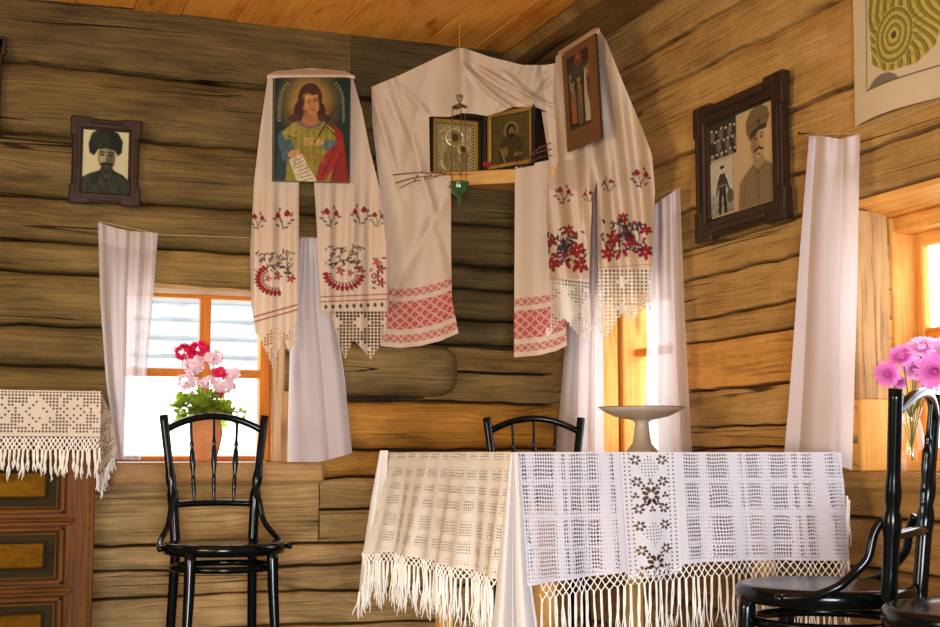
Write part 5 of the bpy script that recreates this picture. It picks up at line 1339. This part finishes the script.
cv.hole((cv.Y > 118) * ((np.abs((cv.X / 5.3) % 1 - .5) + np.abs((cv.Y / 6) % 1 - .5)) < .36))
b = MB(); b.grid(P, None, cv.C); b.build('crochet_strip', M_LACE, tc, smooth=True)
# corner folds
def fold(name, pts, depth, mat, amp, nf, ph=0, base=None):
    """pts: rows (y, xl, xr) seen; laid on a vertical plane facing the room at the given camera depth"""
    u, v = np.meshgrid(np.linspace(0, 1, 50), np.linspace(0, 1, 60)); A = np.array(pts, float); y = A[0, 0] + (A[-1, 0] - A[0, 0]) * v
    x = np.interp(y, A[:, 0], A[:, 1]) * (1 - u) + np.interp(y, A[:, 0], A[:, 2]) * u
    c = np.dot(CAM[:2], FW) + depth - amp * np.abs(np.sin(nf * PI * u + ph)) * (.15 + v) + .02 * v * 0
    P = onplane(x, y, FW, c) - o0; b = MB(); b.grid(P, np.stack([u, v, 0 * u], -1)); return b.build(name, mat, tc, smooth=True)
fold('corner_fold', [(453, 510, 519), (500, 505, 524), (560, 499, 529), (600, 495, 534), (645, 490, 541)], 3.085, M_LINEN, .05, 2.0, .3)
b = MB(); fringe(b, [dfront(np.float64(s0), hemF(s0)) for s0 in np.linspace(.045, W_ - .01, 50)], 3, .0115, .155, r=.00125, strands=4, seed=5, wob=.006); b.build('fringe', M_YARN, tc)
b = MB(); fringe(b, [dleft(np.float64(s0), hemL(s0)) for s0 in np.linspace(.0, Dp_, 58)], 3, .0085, .115, r=.0016, strands=5, seed=6, wob=.007); b.build('fringe', M_YARN, tc)
# back left corner fold and right corner fold with their tassels
fold('corner_fold', [(450.5, 380, 388), (500, 371, 385), (560, 362, 381), (592, 359, 378)], 3.93, M_LINEN, .03, 1.5, .2)
b = MB(); 
for k in range(8):
    p = onplane(359.5 + 2.3 * k, 592 - 5.5 * k, FW, np.dot(CAM[:2], FW) + 3.9) - o0; fringe(b, [p, p + np.array([.004, 0, 0])], 1, .003, .10, r=.0017, strands=4, seed=40 + k, wob=.006)
b.build('fringe', M_YARN, tc)
fold('corner_fold', [(455, 832, 838), (480, 834, 844), (530, 838, 848), (578, 840, 850)], 3.42, M_NET, .02, 1.4, .4)
b = MB()
for (x, y, L_) in ((846, 496, .11), (848, 500, .13), (848, 560, .07), (843, 575, .08)):
    p = onplane(x, y, FW, np.dot(CAM[:2], FW) + 3.40) - o0; fringe(b, [p, p + np.array([.004, 0, 0])], 1, .003, L_, r=.0015, strands=3, seed=int(x + y), wob=.004)
b.build('fringe', M_YARN, tc)

# cake stand
p = R2D(.127 * 3.98, 3.98); cs_ = empty('cake_stand', (p[0], p[1], TZ)); tag(cs_, 'cream footed cake stand with worn rim standing on the table', 'cake stand')
b = MB(); b.lathe([(.001, 0), (.046, 0), (.047, .003), (.040, .012), (.028, .026), (.0235, .05), (.021, .075), (.020, .088), (.026, .094), (.032, .096), (.05, .099), (.080, .106), (.105, .118), (.126, .131), (.124, .133), (.100, .122), (.07, .111), (.001, .106)], n=64); b.build('dish', M_CER, cs_, smooth=True)
b = MB(); a_ = np.linspace(0, 2 * PI, 65); b.tube(np.stack([.1255 * np.cos(a_), .1255 * np.sin(a_), np.full(65, .1325)], 1), .0014, n=6, cap=False); b.build('rim', M_RIM, cs_, smooth=True)

# ================================================================== GERANIUM on the left sill
pz = .730; pp = onplane(205.5, 455, (0, 1), .085)
ge = empty('potted_geranium', (float(pp[0]), .085, pz)); tag(ge, 'pink and white geranium in a terracotta pot on the left windowsill', 'plant')
b = MB(); b.lathe([(.001, 0), (.036, 0), (.040, .01), (.050, .05), (.058, .09), (.060, .112), (.055, .135), (.047, .152), (.046, .160), (.050, .168), (.047, .170), (.043, .165), (.001, .155)], n=40); b.build('pot', M_TERRA, ge, smooth=True)
rr = random.Random(12); b = MB(); bs = MB()
for k in range(74):
    a = rr.uniform(0, 6.28); r = rr.uniform(.02, .130); z = .175 + rr.uniform(-.005, .085) - r * .25; c = np.array([r * math.cos(a), r * .65 * math.sin(a), z]); R_ = rr.uniform(.018, .032)
    tilt = Matrix.Rotation(rr.uniform(-.9, .9), 3, 'X') @ Matrix.Rotation(rr.uniform(-.9, .9), 3, 'Y'); n = 18; V = [c]; 
    for i in range(n):
        t = 2 * PI * i / n; q = R_ * (1 + .13 * math.sin(t * 5)) * (0.5 if i == 0 else 1); V.append(c + np.array(tilt @ Vector((q * math.cos(t), q * math.sin(t), .006 * math.sin(5 * t) + .004))))
    kk = rr.uniform(.7, 1.2); b.add(V, [(0, i + 1, (i + 1) % n + 1) for i in range(n)]); bs.tube([(0.01 * math.cos(a), 0.01 * math.sin(a), .15), c * .6 + np.array([0, 0, .07]), c], .0016, n=5)
m, nt, out = newmat('geranium_leaf_thin'); d = N(nt, 'ShaderNodeBsdfDiffuse'); t_ = N(nt, 'ShaderNodeBsdfTranslucent'); d.inputs[0].default_value = L4((130, 150, 50)); t_.inputs[0].default_value = L4((170, 200, 60)); mx = N(nt, 'ShaderNodeMixShader'); mx.inputs[0].default_value = .5; nt.links.new(d.outputs[0], mx.inputs[1]); nt.links.new(t_.outputs[0], mx.inputs[2]); nt.links.new(mx.outputs[0], out.inputs[0]); M_LEAFT = m
def petalmat(name, c):
    m, nt, out = newmat(name); d = N(nt, 'ShaderNodeBsdfDiffuse'); t_ = N(nt, 'ShaderNodeBsdfTranslucent'); d.inputs[0].default_value = L4(c); t_.inputs[0].default_value = L4(c); mx = N(nt, 'ShaderNodeMixShader'); mx.inputs[0].default_value = .35; nt.links.new(d.outputs[0], mx.inputs[1]); nt.links.new(t_.outputs[0], mx.inputs[2]); nt.links.new(mx.outputs[0], out.inputs[0]); return m
M_PINKT = petalmat('geranium_pink', (226, 40, 96)); M_WHT = petalmat('geranium_white', (250, 226, 232)); M_LIL = petalmat('aster_lilac', (250, 168, 232)); M_LILL = petalmat('aster_pale', (254, 214, 246))
b.build('leaves', M_LEAFT, ge); 
def umbel(c, R_, mat, n, seed, flat=.75):
    rr = random.Random(seed); b = MB()
    for k in range(n):
        v_ = np.array([rr.gauss(0, 1), rr.gauss(0, 1), rr.gauss(0, 1)]); v_ /= np.linalg.norm(v_); p = np.array(c) + v_ * R_ * np.array([1, .7, flat]) * rr.uniform(.6, 1)
        M_ = Vector(v_).to_track_quat('Z', 'Y').to_matrix()
        for i in range(5):
            a = 2 * PI * i / 5 + rr.uniform(-.2, .2); q = []
            for (rad, w) in ((.001, .001), (.006, .0045), (.011, .0042), (.0135, .001)):
                for sg in (-1, 1): q.append(p + np.array(M_ @ Vector((rad * math.cos(a) - sg * w * math.sin(a), rad * math.sin(a) + sg * w * math.cos(a), .003 * (rad / .0135)))))
            b.add(q, [(0, 1, 3, 2), (2, 3, 5, 4), (4, 5, 7, 6)])
    return b.build('flower_head', mat, ge)
def gp(px, py, d=.075): p = onplane(px, py, (0, 1), d) - np.array(ge.location); return p
for (x, y, R_, mt, n, sd) in ((184, 352, .038, M_PINKT, 40, 1), (200, 348, .036, M_PINKT, 30, 2), (194, 365, .044, M_WHT, 46, 3), (186, 382, .040, M_WHT, 36, 4), (214, 358, .036, M_WHT, 34, 5), (224, 386, .042, M_WHT, 40, 6), (220, 373, .026, M_PINKT, 10, 7), (208, 382, .030, M_WHT, 22, 8), (232, 374, .032, M_WHT, 26, 9), (222, 392, .026, M_PINKT, 8, 10)):
    c = gp(x, y); umbel(c, R_, mt, n, sd); bs.tube([(0, 0, .15), (c[0] * .4, c[1] * .4, .2), tuple(c)], .002, n=5)
bs.build('stems', M_STEM, ge)

# ================================================================== ASTERS on the right sill
vp = np.array(onright(912, 455, -.075)); va = empty('glass_vase', (float(vp[0]), float(vp[1]), .7115)); tag(va, 'small clear glass vase on the right-hand windowsill holding the lilac flowers', 'vase')
b = MB(); b.lathe([(.001, 0), (.030, 0), (.034, .01), (.036, .06), (.028, .11), (.022, .14), (.030, .165), (.028, .165), (.020, .14), (.026, .11), (.034, .06), (.031, .012), (.001, .008)], n=32); b.build('glass', M_GLASS, va, smooth=True)
def aster(px, py, R_, seed, off, mat, label, axis):
    R_ = R_ * 1.18
    c = np.array(onright(px, py, off)); root = empty('aster', tuple(c)); tag(root, label, 'flower', 'lilac flowers in the vase'); rr = random.Random(seed); b = MB()
    M_ = Vector(axis).to_track_quat('Z', 'Y').to_matrix()
    for ring in range(7):
        n = 18 - ring; el = .02 + ring * .21; rad = R_ * (1 - .085 * ring)
        for k in range(n):
            a = 2 * PI * k / n + rr.uniform(-.1, .1) + ring * .2; e_ = el + rr.uniform(-.12, .12); q = []
            for (t, w) in ((.12, .0028), (.5, .0046), (.85, .0056), (1.0, .0028)):
                ee = e_ + .25 * t * t; rh = rad * t * math.cos(ee); zh = rad * t * math.sin(ee)
                for sg in (-1, 1): q.append(tuple(M_ @ Vector((rh * math.cos(a) - sg * w * math.sin(a), rh * math.sin(a) + sg * w * math.cos(a), zh + .0012 * sg))))
            b.add(q, [(0, 1, 3, 2), (2, 3, 5, 4), (4, 5, 7, 6)])
    b.build('bloom', mat, root)
    end = vp * np.array([1, 1, 0]) + np.array([0, 0, .74]); b = MB(); e2 = end - c; b.tube([(0, 0, 0), e2 * .4 + np.array([0, 0, .015]) + e2 * np.array([.25, .25, 0]), np.array([e2[0], e2[1], e2[2] + .11]), e2 + np.array([0, 0, .0])], .0022, n=6); b.build('stem', M_STEM, root)
for args in ((888, 374, .030, 1, -.03, M_LIL, 'lilac flower lowest on the left of the bunch', (-.8, -.5, -.1)), (903, 358, .034, 2, -.05, M_LIL, 'lilac flower on the upper left of the bunch', (-.7, -.3, .6)),
             (922, 350, .036, 3, -.06, M_LILL, 'pale lilac flower topmost in the bunch', (-.5, -.5, .8)), (914, 369, .028, 4, -.10, M_LILL, 'lilac flower half hidden in the middle of the bunch', (-.6, -.7, .2)),
             (934, 372, .044, 5, -.02, M_LIL, 'largest lilac flower, at the right front of the bunch', (-.6, -.8, .1)), (944, 352, .036, 6, -.05, M_LILL, 'pale lilac flower at the right edge of the bunch', (-.4, -.8, .5)), (900, 382, .016, 7, -.06, M_LIL, 'small lilac bud under the left flowers', (-.5, -.6, -.4))):
    aster(*args)
b = MB(); rr = random.Random(3)
for k in range(9):
    p = np.array(onright(896 + rr.uniform(-8, 34), 384 + rr.uniform(-6, 12), -.06)) - np.array(va.location); q = p + np.array([rr.gauss(0, .012), rr.gauss(0, .012), rr.gauss(0, .015)])
    b.add([p, (p + q) / 2 + np.array([.004, .004, .004]), q, (p + q) / 2 - np.array([.004, .004, .004])], [(0, 1, 2, 3)]); b.tube([(0, 0, .06), p * .5 + np.array([0, 0, .05]), p], .0012, n=4)
b.build('foliage', M_STEM, va)
